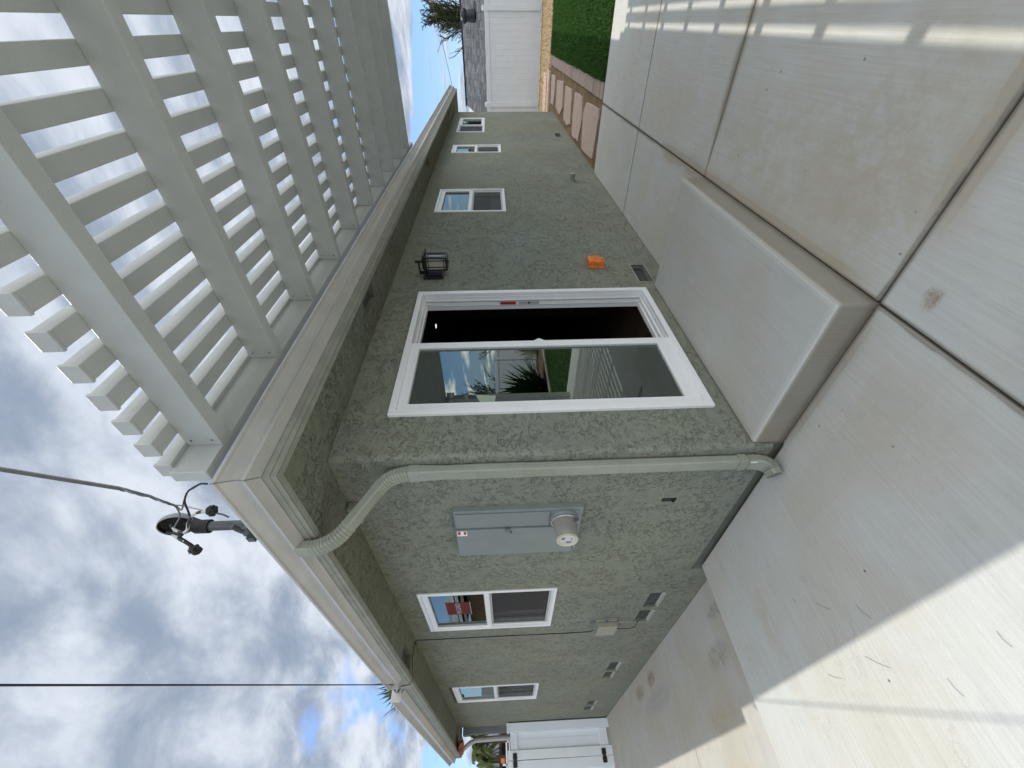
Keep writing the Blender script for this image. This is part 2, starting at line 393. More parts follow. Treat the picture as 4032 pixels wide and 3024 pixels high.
# side slab falls gently towards the gate and ends in a raised lip
ss = MB(); a = -.925 + gp
ss.sweep([[(-7.5, y_, -.25), (x_, y_, -.25), (x_, y_, z_), (-7.5, y_, z_)] for y_, x_, z_ in ((a, .013, 0), (-.02, .013, -.0005), (.0, .0, -.0005), (1.585, .0, -.028))])
o = ss.build('side_slab', M_patio, bevel=.007); fix_normals(o); structure(o)
dr = MB(); ys = [1.587, 3.50, 5.42, 7.4, 12.0]
zf = lambda yy: -.163 - .0175 * (yy - 1.6)
for i in range(4):
    y0, y1 = ys[i] + .004, ys[i + 1] - .004
    dr.sweep([[(-7.5, y, -.6), (-.0, y, -.6), (-.0, y, zf(y)), (-7.5, y, zf(y))] for y in (y0, y1)])
o = dr.build('driveway', M_drive, bevel=.006); fix_normals(o); structure(o)
d = MB(); d.box((5.655, -9, -.3), (12.22, -.001, -.022)); structure(d.build('soil_path', M_soil))
d = MB(); d.box((12.222, -9, -.3), (15.9, 8, -.012)); structure(d.build('dry_yard', M_straw))
d = MB(); d.box((11.535, 0.0, -.3), (12.221, 8, -.024)); structure(d.build('soil_strip', M_soil))

def blades(name, mat_, n, areas, hgt, w, z0, lean=.5, wts=None):
    vs = []; fs = []
    for i in range(n):
        (x0, x1, y0, y1) = random.choices(areas, wts)[0] if wts else random.choice(areas)
        x, y = random.uniform(x0, x1), random.uniform(y0, y1)
        h = hgt * random.uniform(.55, 1.2); a = random.uniform(0, 6.283); ww = w * random.uniform(.7, 1.3)
        lx, ly = random.gauss(0, lean) * h, random.gauss(0, lean) * h
        dx, dy = math.cos(a) * ww, math.sin(a) * ww; b = len(vs)
        vs += [(x - dx, y - dy, z0), (x + dx, y + dy, z0), (x + lx * .45 + dx * .7, y + ly * .45 + dy * .7, z0 + h * .6), (x + lx * .45 - dx * .7, y + ly * .45 - dy * .7, z0 + h * .6), (x + lx, y + ly, z0 + h)]
        fs += [(b, b + 1, b + 2, b + 3), (b + 3, b + 2, b + 4)]
    me = bpy.data.meshes.new(name); me.from_pydata(vs, [], fs); me.materials.append(mat_)
    o = bpy.data.objects.new(name, me); COL.objects.link(o); return o
tb = MB(); tb.box((5.662, -6.6, -.03), (12.2, -1.19, .004))
M_turfb = ground_mat('turf_backing', (.02, .055, .008), (.03, .08, .012), (.015, .04, .005), 20)
structure(tb.build('turf_base', M_turfb))
o = blades('turf', M_turf, 95000, [(5.66, 12.2, -2.7, -1.17), (5.66, 12.2, -6.6, -2.7)], .042, .0042, .0, .5, [.72, .28]); tag(o, 'thick green artificial turf beyond the patio edge', 'turf', kind='stuff')
o = blades('dry_grass', M_straw, 16000, [(12.2, 15.25, -3.2, 2.0)], .04, .004, -.014, 1.0); tag(o, 'dry straw coloured grass before the white fence', 'grass', kind='stuff')

# edging pavers, each a brick of its own
p0 = None; n = 0; xx = 5.668
while xx < 12.1:
    wd = .098
    b = MB(); dz = random.uniform(-.003, .003)
    b.box((0, -.21, -.05), (wd, 0, 0))
    if p0 is None or n < 3:
        o = b.build('edging_paver', M_paver[n % 3], bevel=.005)
        protos = [o] if n == 0 else protos + [o]; p0 = o
    else:
        o = random.choice(protos).copy(); COL.objects.link(o)
    o.location = (xx, -.958 + random.uniform(-.004, .004), .006 + dz); o.rotation_euler = (0, 0, random.uniform(-.012, .012))
    tag(o, 'brown brick set crosswise in the edging row beside the green turf', 'paver', 'edging pavers between turf and stone path')
    xx += wd + .0055; n += 1

def flag(poly, z, label, sink=.0):
    mb = MB(); c = (sum(p[0] for p in poly) / len(poly), sum(p[1] for p in poly) / len(poly))
    pts = []
    for i in range(len(poly)):
        a_, b_ = poly[i], poly[(i + 1) % len(poly)]
        for t in (0, .33, .66):
            q = (a_[0] + (b_[0] - a_[0]) * t, a_[1] + (b_[1] - a_[1]) * t)
            w = mnoise.noise(Vector((q[0] * 4, q[1] * 4, 0))) * .03
            pts.append((q[0] + w * (q[0] - c[0]), q[1] + w * 1.2 * (1 if q[1] > c[1] else -1)))
    mb.prism(pts, -.05, z)
    o = mb.build('flagstone', M_flag, bevel=.008); tag(o, label, 'stepping stone', 'flagstones in the soil path'); return o
flag([(6.90, -.10), (7.05, -.60), (6.86, -.80), (5.85, -.83), (5.80, -.70), (5.90, -.12)], .004, 'widest pink flagstone, next to the patio slab edge')
flag([(8.10, -.80), (7.32, -.80), (7.16, -.47), (7.34, -.10), (8.06, -.09), (8.15, -.4)], .002, 'second flagstone from the patio, pitted pink stone')
flag([(9.40, -.78), (8.50, -.80), (8.42, -.22), (8.7, -.14), (9.36, -.15)], .000, 'third flagstone from the patio, near the small low wall vent')
flag([(10.83, -.75), (9.75, -.81), (9.68, -.33), (10.05, -.12), (10.8, -.2)], .000, 'fourth flagstone from the patio, long shaded pink stone')
flag([(12.0, -.76), (11.18, -.81), (11.2, -.4), (11.35, -.16), (11.9, -.14)], .000, 'fifth flagstone, level with the far corner of the house')
flag([(12.9, -.78), (12.3, -.80), (12.28, -.1), (12.35, .25), (12.85, .3)], .004, 'sunlit pale flagstone just past the house corner')
flag([(13.95, -.66), (13.2, -.72), (13.15, .1), (13.25, .4), (13.9, .45)], .004, 'sunlit pale flagstone nearest the white fence')

# landing in front of the sliding door
st = MB(); H = .172
st.box((.016, -.925, -.05), (1.9, -.001, H))
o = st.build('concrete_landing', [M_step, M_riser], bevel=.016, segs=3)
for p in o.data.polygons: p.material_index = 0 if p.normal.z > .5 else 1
tag(o, 'raised concrete landing step below the white sliding door', 'step')

# ------------------------------------------------------------------ the house
XE, YE, ZS, ZB = 11.535, 8.52, 2.602, -.5
house = thing('stucco_house', (0, 0, 0), 'single storey sage green stucco house with white windows and deep eaves', 'house')
def T(ax, u, d, z): return (u, -d, z) if ax == 'y' else (-d, u, z)
def tbox(mb, ax, u0, u1, d0, d1, z0, z1, mi=0): mb.box(T(ax, u0, d0, z0), T(ax, u1, d1, z1), mi)
# openings (u0,u1,z0,z1,depth)
door = (.333, 1.823, .283, 2.311)
win_y = [(3.92, 4.815, 1.49, 2.385), (7.035, 7.62, 1.48, 2.378), (8.895, 10.565, 1.805, 2.392)]
win_x = [(1.918, 2.84, 1.181, 2.388), (5.295, 6.232, 1.189, 2.409)]
vent_y = [(1.983, 2.333, .153, .28), (8.338, 8.693, .15, .28)]
vent_x = [(2.124, 2.475, .14, .28), (2.56, 2.879, .142, .285), (4.397, 4.80, .135, .277), (4.87, 5.20, .137, .268), (6.692, 7.02, .128, .268), (7.131, 7.46, .124, .275)]
def wallgrid(mb, ax, u0, u1, z0, z1, holes, d, flip=False):
    us = sorted({u0, u1, *[h[0] for h in holes], *[h[1] for h in holes]}); zs = sorted({z0, z1, *[h[2] for h in holes], *[h[3] for h in holes]})
    us = [u for u in us if u0 <= u <= u1]; zs = [q for q in zs if z0 <= q <= z1]
    for i in range(len(us) - 1):
        for j in range(len(zs) - 1):
            cu, cz = (us[i] + us[i + 1]) / 2, (zs[j] + zs[j + 1]) / 2
            if any(h[0] < cu < h[1] and h[2] < cz < h[3] for h in holes): continue
            q = [T(ax, us[i], d, zs[j]), T(ax, us[i + 1], d, zs[j]), T(ax, us[i + 1], d, zs[j + 1]), T(ax, us[i], d, zs[j + 1])]
            if (ax == 'x') != flip: q = q[::-1]
            mb.quad(*q)
def reveals(mb, ax, holes, d0, d1):
    for (a_, b_, c_, e_) in [h[:4] for h in holes]:
        q = [(a_, c_), (b_, c_), (b_, e_), (a_, e_)]
        for i in range(4):
            p, r = q[i], q[(i + 1) % 4]
            f = [T(ax, p[0], d0, p[1]), T(ax, r[0], d0, r[1]), T(ax, r[0], d1, r[1]), T(ax, p[0], d1, p[1])]
            mb.quad(*(f if ax == 'x' else f[::-1]))
RC = .028
wl = MB()
hy = [door] + win_y + vent_y; hx = win_x + vent_x
wallgrid(wl, 'y', RC, XE, ZB, ZS, hy, 0); reveals(wl, 'y', hy, 0, -.14)
wallgrid(wl, 'x', RC, 1.64, .047, ZS, [], 0); wallgrid(wl, 'x', 1.64, YE, ZB, ZS, hx, 0); reveals(wl, 'x', hx, 0, -.14)
wallgrid(wl, 'x', 0, 1.64, ZB, .047, [], -.028)
wl.quad((0, RC, .047), (0, 1.64, .047), (.028, 1.64, .047), (.028, RC, .047)); wl.quad((0, 1.64, ZB), (.028, 1.64, ZB), (.028, 1.64, .047), (0, 1.64, .047))
arc = [(RC - RC * math.cos(t * math.pi / 12), RC - RC * math.sin(t * math.pi / 12)) for t in range(7)]
for i in range(6):
    (xa, ya), (xb, yb) = arc[i], arc[i + 1]
    wl.quad((xa, ya, .047), (xb, yb, .047), (xb, yb, ZS), (xa, ya, ZS))
# far walls and inner skin
wl.quad((XE, 0, ZB), (XE, YE, ZB), (XE, YE, ZS), (XE, 0, ZS)); wl.quad((XE, YE, ZB), (0, YE, ZB), (0, YE, ZS), (XE, YE, ZS))
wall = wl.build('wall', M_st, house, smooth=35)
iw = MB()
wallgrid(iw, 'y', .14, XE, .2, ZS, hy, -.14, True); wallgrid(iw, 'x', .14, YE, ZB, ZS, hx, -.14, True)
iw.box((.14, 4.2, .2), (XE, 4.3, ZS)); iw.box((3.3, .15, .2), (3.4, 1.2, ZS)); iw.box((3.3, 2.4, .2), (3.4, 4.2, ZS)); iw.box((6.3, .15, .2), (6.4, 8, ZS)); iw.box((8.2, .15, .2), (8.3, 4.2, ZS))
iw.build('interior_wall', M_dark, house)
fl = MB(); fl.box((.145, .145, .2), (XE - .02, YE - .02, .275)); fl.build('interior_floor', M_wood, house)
fd = MB(); fd.box((.024, .02, ZB), (.3, 1.62, .04)); fd.build('foundation', M_found, house)
# soffit, fascia, gutter, roof
XG, D = 13.0, .365
sf = MB()
sv = [(1.185, 1.475, -.305, -.185), (5.19, 5.47, -.305, -.185), (9.44, 9.70, -.305, -.185)]
us = sorted({-D, 0, XG, *[v[0] for v in sv], *[v[1] for v in sv]}); vs_ = sorted({-D, 0, -.305, -.185})
for i in range(len(us) - 1):
    for j in range(len(vs_) - 1):
        cu, cv_ = (us[i] + us[i + 1]) / 2, (vs_[j] + vs_[j + 1]) / 2
        if any(v[0] < cu < v[1] and v[2] < cv_ < v[3] for v in sv): continue
        sf.quad((us[i], vs_[j], ZS), (us[i], vs_[j + 1], ZS), (us[i + 1], vs_[j + 1], ZS), (us[i + 1], vs_[j], ZS))
lv = (-.305, -.175, 2.58, 2.98)
for (a_, b_, c_, e_) in ((-D, 0, 0, lv[2]), (-D, lv[0], lv[2], lv[3]), (lv[1], 0, lv[2], lv[3]), (-D, 0, lv[3], 9.3)):
    sf.quad((a_, c_, ZS), (a_, e_, ZS), (b_, e_, ZS), (b_, c_, ZS))
for v in sv + [(lv[0], lv[1], lv[2], lv[3])]:
    q = [(v[0], v[2]), (v[1], v[2]), (v[1], v[3]), (v[0], v[3])]
    for i in range(4):
        p, r = q[i], q[(i + 1) % 4]; sf.quad((p[0], p[1], ZS), (p[0], p[1], ZS + .045), (r[0], r[1], ZS + .045), (r[0], r[1], ZS))
sf.quad((XE, 0, ZS), (XE, 9.3, ZS), (XG, 9.3, ZS), (XG, 0, ZS)); sf.quad((0, YE, ZS), (0, 9.3, ZS), (XE, 9.3, ZS), (XE, YE, ZS))
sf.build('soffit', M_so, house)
for v in sv + [lv]:
    b = MB(); b.quad((v[0] - .01, v[2] - .01, ZS + .04), (v[0] - .01, v[3] + .01, ZS + .04), (v[1] + .01, v[3] + .01, ZS + .04), (v[1] + .01, v[2] - .01, ZS + .04))
    b.build('soffit_vent', M_mesh, house)
def eave_sweep(mb, prof, x_end=XG, y_end=9.32, y_start=None):
    """profile (d, z) carried along both eaves with a mitre at the corner"""
    r1 = [[(x_end, -d_, z_) for d_, z_ in prof], [(-d_, -d_, z_) for d_, z_ in prof], [(-d_, y_end, z_) for d_, z_ in prof]]
    mb.sweep(r1, closed=True)
fa = MB(); eave_sweep(fa, [(.33, 2.598), (D - .004, 2.598), (D - .004, 2.632), (D + .003, 2.634), (D + .003, 2.80), (.33, 2.80)])
o = fa.build('fascia', M_trim, house); fix_normals(o)
def gut_prof(o=0.0, zt=0.0):
    b = D + .006
    return [(b, 2.664 + zt), (.416 + o, 2.688 + zt), (.422 + o, 2.690 + zt), (.422 + o, 2.703 + zt), (.414 + o, 2.709 + zt), (.409 + o, 2.722 + zt), (.413 + o, 2.738 + zt), (.426 + o, 2.755 + zt),
            (.440 + o, 2.766 + zt), (.447 + o, 2.775 + zt), (.458 + o, 2.778 + zt), (.459 + o, 2.791 + zt), (.445 + o, 2.791 + zt), (.445 + o, 2.781 + zt), (.432 + o, 2.771 + zt),
            (.404 + o, 2.738 + zt), (.404 + o, 2.712 + zt), (.41 + o, 2.698 + zt), (b + .004, 2.672 + zt), (b + .004, 2.785 + zt), (b, 2.785 + zt)]
gt = MB(); gpf = gut_prof()
gt.sweep([[(XG, -d_, z_) for d_, z_ in gpf], [(-d_, -d_, z_) for d_, z_ in gpf], [(-d_, 2.98, z_) for d_, z_ in gpf]])
o = gt.build('gutter', M_gut, house, smooth=28); fix_normals(o)
seam = MB()
for e in (-.0006, .0006): pass
pj = gpf[:12]
for i in range(len(pj) - 1):      # dark caulked mitre line
    (d0, z0), (d1, z1) = pj[i], pj[i + 1]
    a_ = Vector((-d0, -d0, z0)); b_ = Vector((-d1, -d1, z1)); o_ = Vector((-.0008, -.0008, -.0004)); t_ = Vector((.0014, -.0014, 0))
    seam.quad(a_ + o_ - t_, b_ + o_ - t_, b_ + o_ + t_, a_ + o_ + t_)
seam.build('gutter_seam', M_panel2, house)
for (x_, y_, z_) in ((-.414, -.355, 2.69), (-.405, -.33, 2.683), (-.37, -.40, 2.675)):
    b = MB(); b.lathe((x_, y_, z_), (-.3, 0, -1), [(-.002, .004), (.003, .004), (.004, .0)], 8); b.build('gutter_rivet', M_gut, house)
gt = MB(); gp2 = gut_prof(.02, .05)
gt.sweep([[(-d_, 3.42, z_) for d_, z_ in gp2], [(-d_, 9.35, z_) for d_, z_ in gp2]])
gt.prism([(-.478, 3.418), (-.372, 3.418), (-.372, 3.422), (-.478, 3.422)], 2.74, 2.845)
gt.prism([(-.458, 2.978), (-.372, 2.978), (-.372, 2.982), (-.458, 2.982)], 2.69, 2.785)
o = gt.build('gutter', M_gut, house, smooth=28); fix_normals(o)
rf = MB(); ex0, ey0, ex1, ey1 = -.40, -.40, XG, 9.35; zr0 = 2.80; sl_ = .30; hh = (ey1 - ey0) / 2
rx0, rx1, ry = ex0 + hh, ex1 - hh, (ey0 + ey1) / 2; zr = zr0 + sl_ * hh
rf.quad((ex0, ey0, zr0), (ex1, ey0, zr0), (rx1, ry, zr), (rx0, ry, zr)); rf.quad((ex1, ey1, zr0), (ex0, ey1, zr0), (rx0, ry, zr), (rx1, ry, zr))
rf.quad((ex0, ey1, zr0), (ex0, ey0, zr0), (rx0, ry, zr)); rf.quad((ex1, ey0, zr0), (ex1, ey1, zr0), (rx1, ry, zr))
rf.quad((ex0, ey0, zr0 - .03), (ex0, ey1, zr0 - .03), (ex1, ey1, zr0 - .03), (ex1, ey0, zr0 - .03))
rf.build('roof', M_shin2, house)

def vent(ax, v, mesh_only=False):
    b = MB(); dd = -.045 if ax == 'y' else -.018; tbox(b, ax, v[0] - .01, v[1] + .01, dd, dd - .005, v[2] - .01, v[3] + .01); o = b.build('crawl_vent', M_mesh, house)
    if ax == 'y':
        b = MB(); w = .012
        tbox(b, ax, v[0] - w, v[0], -.01, .004, v[2] - w, v[3] + w); tbox(b, ax, v[1], v[1] + w, -.01, .004, v[2] - w, v[3] + w)
        tbox(b, ax, v[0], v[1], -.01, .004, v[2] - w, v[2]); tbox(b, ax, v[0], v[1], -.01, .004, v[3], v[3] + w)
        b.build('vent_frame', M_trim, o, bevel=.002)
for v in vent_y: vent('y', v)
for v in vent_x: vent('x', v)
for v in vent_x:
    b = MB(); b.sweep([[(.017, u_, v[2] + .012), (-.004, u_, v[2] - .004), (-.004, u_, v[2] - .014), (.017, u_, v[2] - .014)] for u_ in (v[0] - .004, v[1] + .004)])
    o = b.build('lit_vent_reveal', M_down, house); fix_normals(o)  # sloped lower reveal, the light it catches put in as a paler colour
b = MB(); b.box((-.055, .43, 2.535), (-.001, .60, 2.60)); b.build('eave_box', M_down, house, bevel=.004)
b = MB(); b.box((-.30, .44, 2.555), (-.056, .52, 2.598)) if False else b.box((-.062, .45, 2.545), (-.0555, .58, 2.59)); b.build('eave_box_lid', M_down, house, bevel=.003)

def ringbox(mb, ax, u0, u1, z0, z1, w, d0, d1, wt=None, wb=None, mi=0):
    wt = w if wt is None else wt; wb = w if wb is None else wb
    tbox(mb, ax, u0, u0 + w, d0, d1, z0, z1, mi); tbox(mb, ax, u1 - w, u1, d0, d1, z0, z1, mi)
    tbox(mb, ax, u0 + w, u1 - w, d0, d1, z0, z0 + wb, mi); tbox(mb, ax, u0 + w, u1 - w, d0, d1, z1 - wt, z1, mi)
def window(ax, v, layout, label=None):
    u0, u1, z0, z1 = v[0] - .015, v[1] + .015, v[2] - .015, v[3] + .015
    b = MB(); ringbox(b, ax, u0, u1, z0, z1, .03, -.012, .012)
    ringbox(b, ax, u0 + .018, u1 - .018, z0 + .018, z1 - .018, .022, -.07, -.0125)
    w = b.build('window', M_frame, house, bevel=.003)
    b = MB()
    if layout == 'v': s0 = (u0 + .032, u1 - .032, (z0 + z1) / 2 - .012, z1 - .032)
    else: s0 = ((u0 + u1) / 2 - .02, u1 - .032, z0 + .032, z1 - .032)
    ringbox(b, ax, *s0, .038, -.045, .002, .05, .045); b.build('sash', M_frame, w, bevel=.003)
    b = MB(); tbox(b, ax, s0[0] + .036, s0[1] - .036, -.022, -.025, s0[2] + .043, s0[3] - .048); b.build('glass', M_glass, w)
    b = MB(); ringbox(b, ax, s0[0] + .038, s0[1] - .038, s0[2] + .045, s0[3] - .05, .005, -.02, -.003); b.build('glazing_bead', M_frameg, w)
    if layout == 'v': s1 = (u0 + .040, u1 - .040, z0 + .040, s0[2])
    else: s1 = (u0 + .040, s0[0], z0 + .040, z1 - .04)
    b = MB(); ringbox(b, ax, *s1, .02, -.03, -.018); b.build('screen_frame', M_frameg, w, bevel=.002)
    b = MB(); q = [(s1[0] + .018, s1[2] + .018), (s1[1] - .018, s1[2] + .018), (s1[1] - .018, s1[3] - .018), (s1[0] + .018, s1[3] - .018)]
    f = [T(ax, a_, -.026, c_) for a_, c_ in q]; b.quad(*f); b.build('screen', M_screen, w)
    b = MB(); tbox(b, ax, s1[0] + .02, s1[1] - .02, -.058, -.061, s1[2] + .02, s1[3]); b.build('glass', M_glass, w)
    return w
for v in win_y[:2]: window('y', v, 'v')
window('y', win_y[2], 'h')
w1 = window('x', win_x[0], 'v'); w2 = window('x', win_x[1], 'v')
# unfinished raw opening strip above the far window
b = MB(); tbox(b, 'x', 5.29, 6.24, .001, .006, 2.425, 2.47); o = b.build('raw_header', M_bark, w2)
# product sticker in the corner of the near window pane
stk = MB(); stk.box((.0205, 2.20, 1.965), (.0215, 2.50, 2.19)); st_o = stk.build('window_sticker', paint('faded_red_label', (.13, .022, .018), .7, .06, 6, spec=.2), w1)
stk = MB(); stk.box((.0205, 2.19, 2.19), (.0215, 2.51, 2.197)); stk.box((.0205, 2.19, 1.958), (.0215, 2.51, 1.965)); M_stw = paint('sticker_print', (.30, .30, .30), .5, .03, 4); stk.build('sticker_border', M_stw, w1)
def text_mesh(txt, size, name, m_, parent, mw):
    cu = bpy.data.curves.new(name, 'FONT'); cu.body = txt; cu.size = size; cu.extrude = .0006; cu.offset = size * .02
    to = bpy.data.objects.new(name, cu); COL.objects.link(to); bpy.context.view_layer.update()
    me = bpy.data.meshes.new_from_object(to.evaluated_get(bpy.context.evaluated_depsgraph_get())); bpy.data.objects.remove(to)
    me.materials.append(m_); me.transform(mw); off = wloc(parent); me.transform(Matrix.Translation(-off))
    o = bpy.data.objects.new(name, me); COL.objects.link(o); o.parent = parent; return o
# reads left to right for someone facing the wall (towards -y)
mw = Matrix(((0, 0, -1, .0190), (-1, 0, 0, 2.485), (0, 1, 0, 2.055), (0, 0, 0, 1)))
text_mesh('MILGARD', .064, 'sticker_lettering', M_stw, w1, mw)

# sliding door
dr_ = MB(); u0, u1, z0, z1 = .317, 1.840, .268, 2.327
ringbox(dr_, 'y', u0, u1, z0, z1, .045, -.014, .022)
D_ = dr_.build('sliding_door', M_frame, house, bevel=.004)
b = MB(); ringbox(b, 'y', u0 + .02, u1 - .02, z0 + .02, z1 - .02, .028, -.045, -.0145); ringbox(b, 'y', u0 + .02, u1 - .02, z0 + .02, z1 - .02, .040, -.085, -.052); ringbox(b, 'y', u0 + .02, u1 - .02, z0 + .02, z1 - .02, .036, -.050, -.046)
ringbox(b, 'y', u0 + .02, u1 - .02, z0 + .02, z1 - .02, .052, -.135, -.09); b.build('door_jamb', M_frame, D_, bevel=.003)
b = MB(); tbox(b, 'y', 1.757, 1.766, -.088, -.0875, .33, 2.26); tbox(b, 'y', 1.775, 1.779, -.06, -.05, .33, 2.26)
b.build('door_track', M_frameg, D_)
b = MB(); ringbox(b, 'y', .362, 1.080, z0 + .045, z1 - .045, .062, -.034, .006, .062, .105); P_ = b.build('fixed_panel', M_frame, D_, bevel=.004)
b = MB(); tbox(b, 'y', .420, 1.022, -.016, -.019, .412, 2.222); b.build('door_glass', M_glassd, P_)
b = MB(); ringbox(b, 'y', .423, 1.019, .417, 2.221, .006, -.015, -.002); b.build('glazing_bead', M_frameg, P_)
b = MB(); ringbox(b, 'y', .40, 1.10, z0 + .06, z1 - .06, .062, -.075, -.042, .062, .105); P2 = b.build('sliding_panel', M_frame, D_, bevel=.004)
b = MB(); tbox(b, 'y', .458, 1.042, -.056, -.059, .43, 2.21); b.build('door_glass', M_glassd, P2)
b = MB(); b.sweep([[(1.079 + .028 * math.sin(t * math.pi / 8) ** 2, yy, 1.315 + (t - 4) * .012) for yy in (-.004, .01, .03)] + [(1.079, yy, 1.315 + (t - 4) * .012) for yy in (.03, -.004)] for t in range(9)])
o = b.build('door_handle', M_frame, D_, smooth=40); fix_normals(o)
b = MB(); b.box((1.748, .05, 1.46), (1.752, .075, 1.60)); b.build('door_sticker', M_red, D_)
b = MB(); b.box((1.749, .05, 1.25), (1.752, .075, 1.43)); b.build('strike_plate', M_frameg, D_)
b = MB(); b.box((1.7475, .055, 1.33), (1.7489, .07, 1.35)); b.build('strike_hole', M_black, D_)
b = MB(); b.box((.50, -.0005 + .0195, 1.66), (.60, .0235, 1.93)); b.quad
M_pale = paint('pale_green_label', (.36, .43, .33), .6, .1, 12)
b = MB(); b.quad((.42, .0152, 1.665), (.50, .0152, 1.655), (.515, .0152, 1.79), (.425, .0152, 1.75)); b.build('energy_label', M_pale, P_)

# downspout with crimped elbows
ds = thing('downspout', (-.03, .105, 0), 'painted sage downspout with crimped elbows at the house corner', 'downspout')
def ds_path():
    P = [Vector((-.400, .215, 2.70)), Vector((-.400, .215, 2.63))]
    def arc_(p0, p1, p2, n):
        return [p0 * (1 - t) ** 2 + p1 * 2 * t * (1 - t) + p2 * t * t for t in [i / n for i in range(1, n + 1)]]
    a0 = Vector((-.400, .215, 2.63)); a1 = Vector((-.392, .212, 2.52)); a2 = Vector((-.30, .19, 2.462))
    P += arc_(a0, a1, a2, 12)
    b0 = Vector((-.125, .135, 2.335)); b1 = Vector((-.032, .107, 2.275)); b2 = Vector((-.032, .106, 2.15))
    mids = [a2.lerp(b0, t) for t in (.3, .6, 1.0)]; P += mids; i1 = len(P)
    P += arc_(b0, b1, b2, 12)
    P += [Vector((-.032, .106, z_)) for z_ in (2.1, 1.5, .9, .3, .19)]
    P += arc_(Vector((-.032, .106, .17)), Vector((-.034, .107, .065)), Vector((-.085, .122, .055)), 12)
    P += [Vector((-.115, .131, .052))]
    return P
def rect_ring(c, t, w, d_, grow=0.0, seg=5):
    up = Vector((0, 1, 0)); side = (up - t * up.dot(t)).normalized(); nrm = t.cross(side)
    out = []
    hw, hd = w / 2 + grow, d_ / 2 + grow; r = .012
    cn = [(hw, hd), (-hw, hd), (-hw, -hd), (hw, -hd)]
    # rounded rectangle with shallow flutes on the broad faces
    fl_ = []
    for s_, e_ in ((-1, 1),):
        for j in range(13):
            u = -hw + r + (2 * hw - 2 * r) * j / 12; fl_.append((u, hd - (.0022 if j % 3 == 1 else 0)))
        for j in range(1, 4): a_ = math.pi / 2 * (1 - j / 4); fl_.append((hw - r + r * math.cos(a_), hd - r + r * math.sin(a_)))
        for j in range(7):
            v_ = hd - r - (2 * hd - 2 * r) * j / 6; fl_.append((hw - (.0018 if j % 3 == 1 else 0), v_))
        for j in range(1, 4): a_ = -math.pi / 2 * j / 4; fl_.append((hw - r + r * math.cos(a_), -hd + r + r * math.sin(a_)))
        for j in range(13):
            u = hw - r - (2 * hw - 2 * r) * j / 12; fl_.append((u, -hd + (.0022 if j % 3 == 1 else 0)))
        for j in range(1, 4): a_ = -math.pi / 2 - math.pi / 2 * j / 4; fl_.append((-hw + r + r * math.cos(a_), -hd + r + r * math.sin(a_)))
        for j in range(7):
            v_ = -hd + r + (2 * hd - 2 * r) * j / 6; fl_.append((-hw + (.0018 if j % 3 == 1 else 0), v_))
        for j in range(1, 4): a_ = math.pi - math.pi / 2 * j / 4; fl_.append((-hw + r + r * math.cos(a_), hd - r + r * math.sin(a_)))
    return [c + side * u + nrm * v_ for u, v_ in fl_]
PT = ds_path()
def ds_seg(i0, i1, w, d_, crimp, name):
    rings = []; pts = PT[i0:i1 + 1]
    dense = []
    for i in range(len(pts) - 1):
        n_ = 4 if crimp else 1
        for j in range(n_): dense.append((pts[i].lerp(pts[i + 1], j / n_), j))
    dense.append((pts[-1], 0))
    for i, (p_, j) in enumerate(dense):
        t = (dense[min(i + 1, len(dense) - 1)][0] - dense[max(i - 1, 0)][0]).normalized()
        g_ = (.0022 if j == 0 else (-.0016 if j == 1 else 0)) if crimp and 2 < i < len(dense) - 3 else 0
        rings.append(rect_ring(p_, t, w, d_, g_))
    b = MB(); b.sweep(rings, caps=not crimp); o = b.build(name, M_down, ds, smooth=50); fix_normals(o); return o
W_, DD = .088, .056
ds_seg(0, 14, W_, DD, True, 'elbow'); ds_seg(14, 17, W_ - .003, DD - .003, False, 'diagonal_pipe'); ds_seg(16, 30, W_, DD, True, 'elbow')
ds_seg(29, 33, W_ - .003, DD - .003, False, 'vertical_pipe'); ds_seg(33, len(PT) - 1, W_, DD, True, 'elbow')
b = MB(); rb = [rect_ring(Vector((-.032, .106, z_)), Vector((0, 0, -1)), W_, DD, g_) for z_, g_ in ((2.16, .0), (2.16, .004), (2.10, .004), (2.10, 0))]
b.sweep(rb, caps=False); o = b.build('band', M_down, ds, smooth=40); fix_normals(o)
b = MB(); rb = [rect_ring(Vector((-.032, .106, z_)), Vector((0, 0, -1)), W_, DD, g_) for z_, g_ in ((.25, .0), (.25, .003), (.205, .003), (.205, 0))]
b.sweep(rb, caps=False); o = b.build('band', M_down, ds, smooth=40); fix_normals(o)
b = MB(); b.prism([(-.0625, .066), (-.0615, .066), (-.0615, .076), (-.0625, .078)], .15, .19); b.build('bare_scratch', M_white, ds)

# electrical panel with meter
ep = thing('electric_panel', (0, .825, 1.52), 'grey steel electric service panel with a round glass meter', 'electric panel')
b = MB(); tbox(b, 'x', .533, 1.118, -.01, .035, 1.10, 1.955); b.build('cabinet', M_panel, ep, bevel=.003)
b = MB(); tbox(b, 'x', .56, .728, .036, .044, 1.32, 1.945); tbox(b, 'x', .56, .728, .036, .041, 1.125, 1.312); b.build('side_cover', M_panel, ep, bevel=.003)
b = MB(); tbox(b, 'x', .748, 1.112, .036, .052, 1.135, 1.955); b.build('cabinet_door', M_panel, ep, bevel=.004)
b = MB(); tbox(b, 'x', .728, .748, .0355, .038, 1.12, 1.95); tbox(b, 'x', .74, 1.11, .0355, .038, 1.118, 1.135); b.build('gap_shadow_strip', M_panel2, ep)
b = MB(); tbox(b, 'x', .735, .758, .05, .066, 1.585, 1.62); b.lathe((-.06, .768, 1.58), (-1, 0, 0), [(0, .008), (.012, .008)], 10); b.build('latch', M_panel2, ep, bevel=.002)
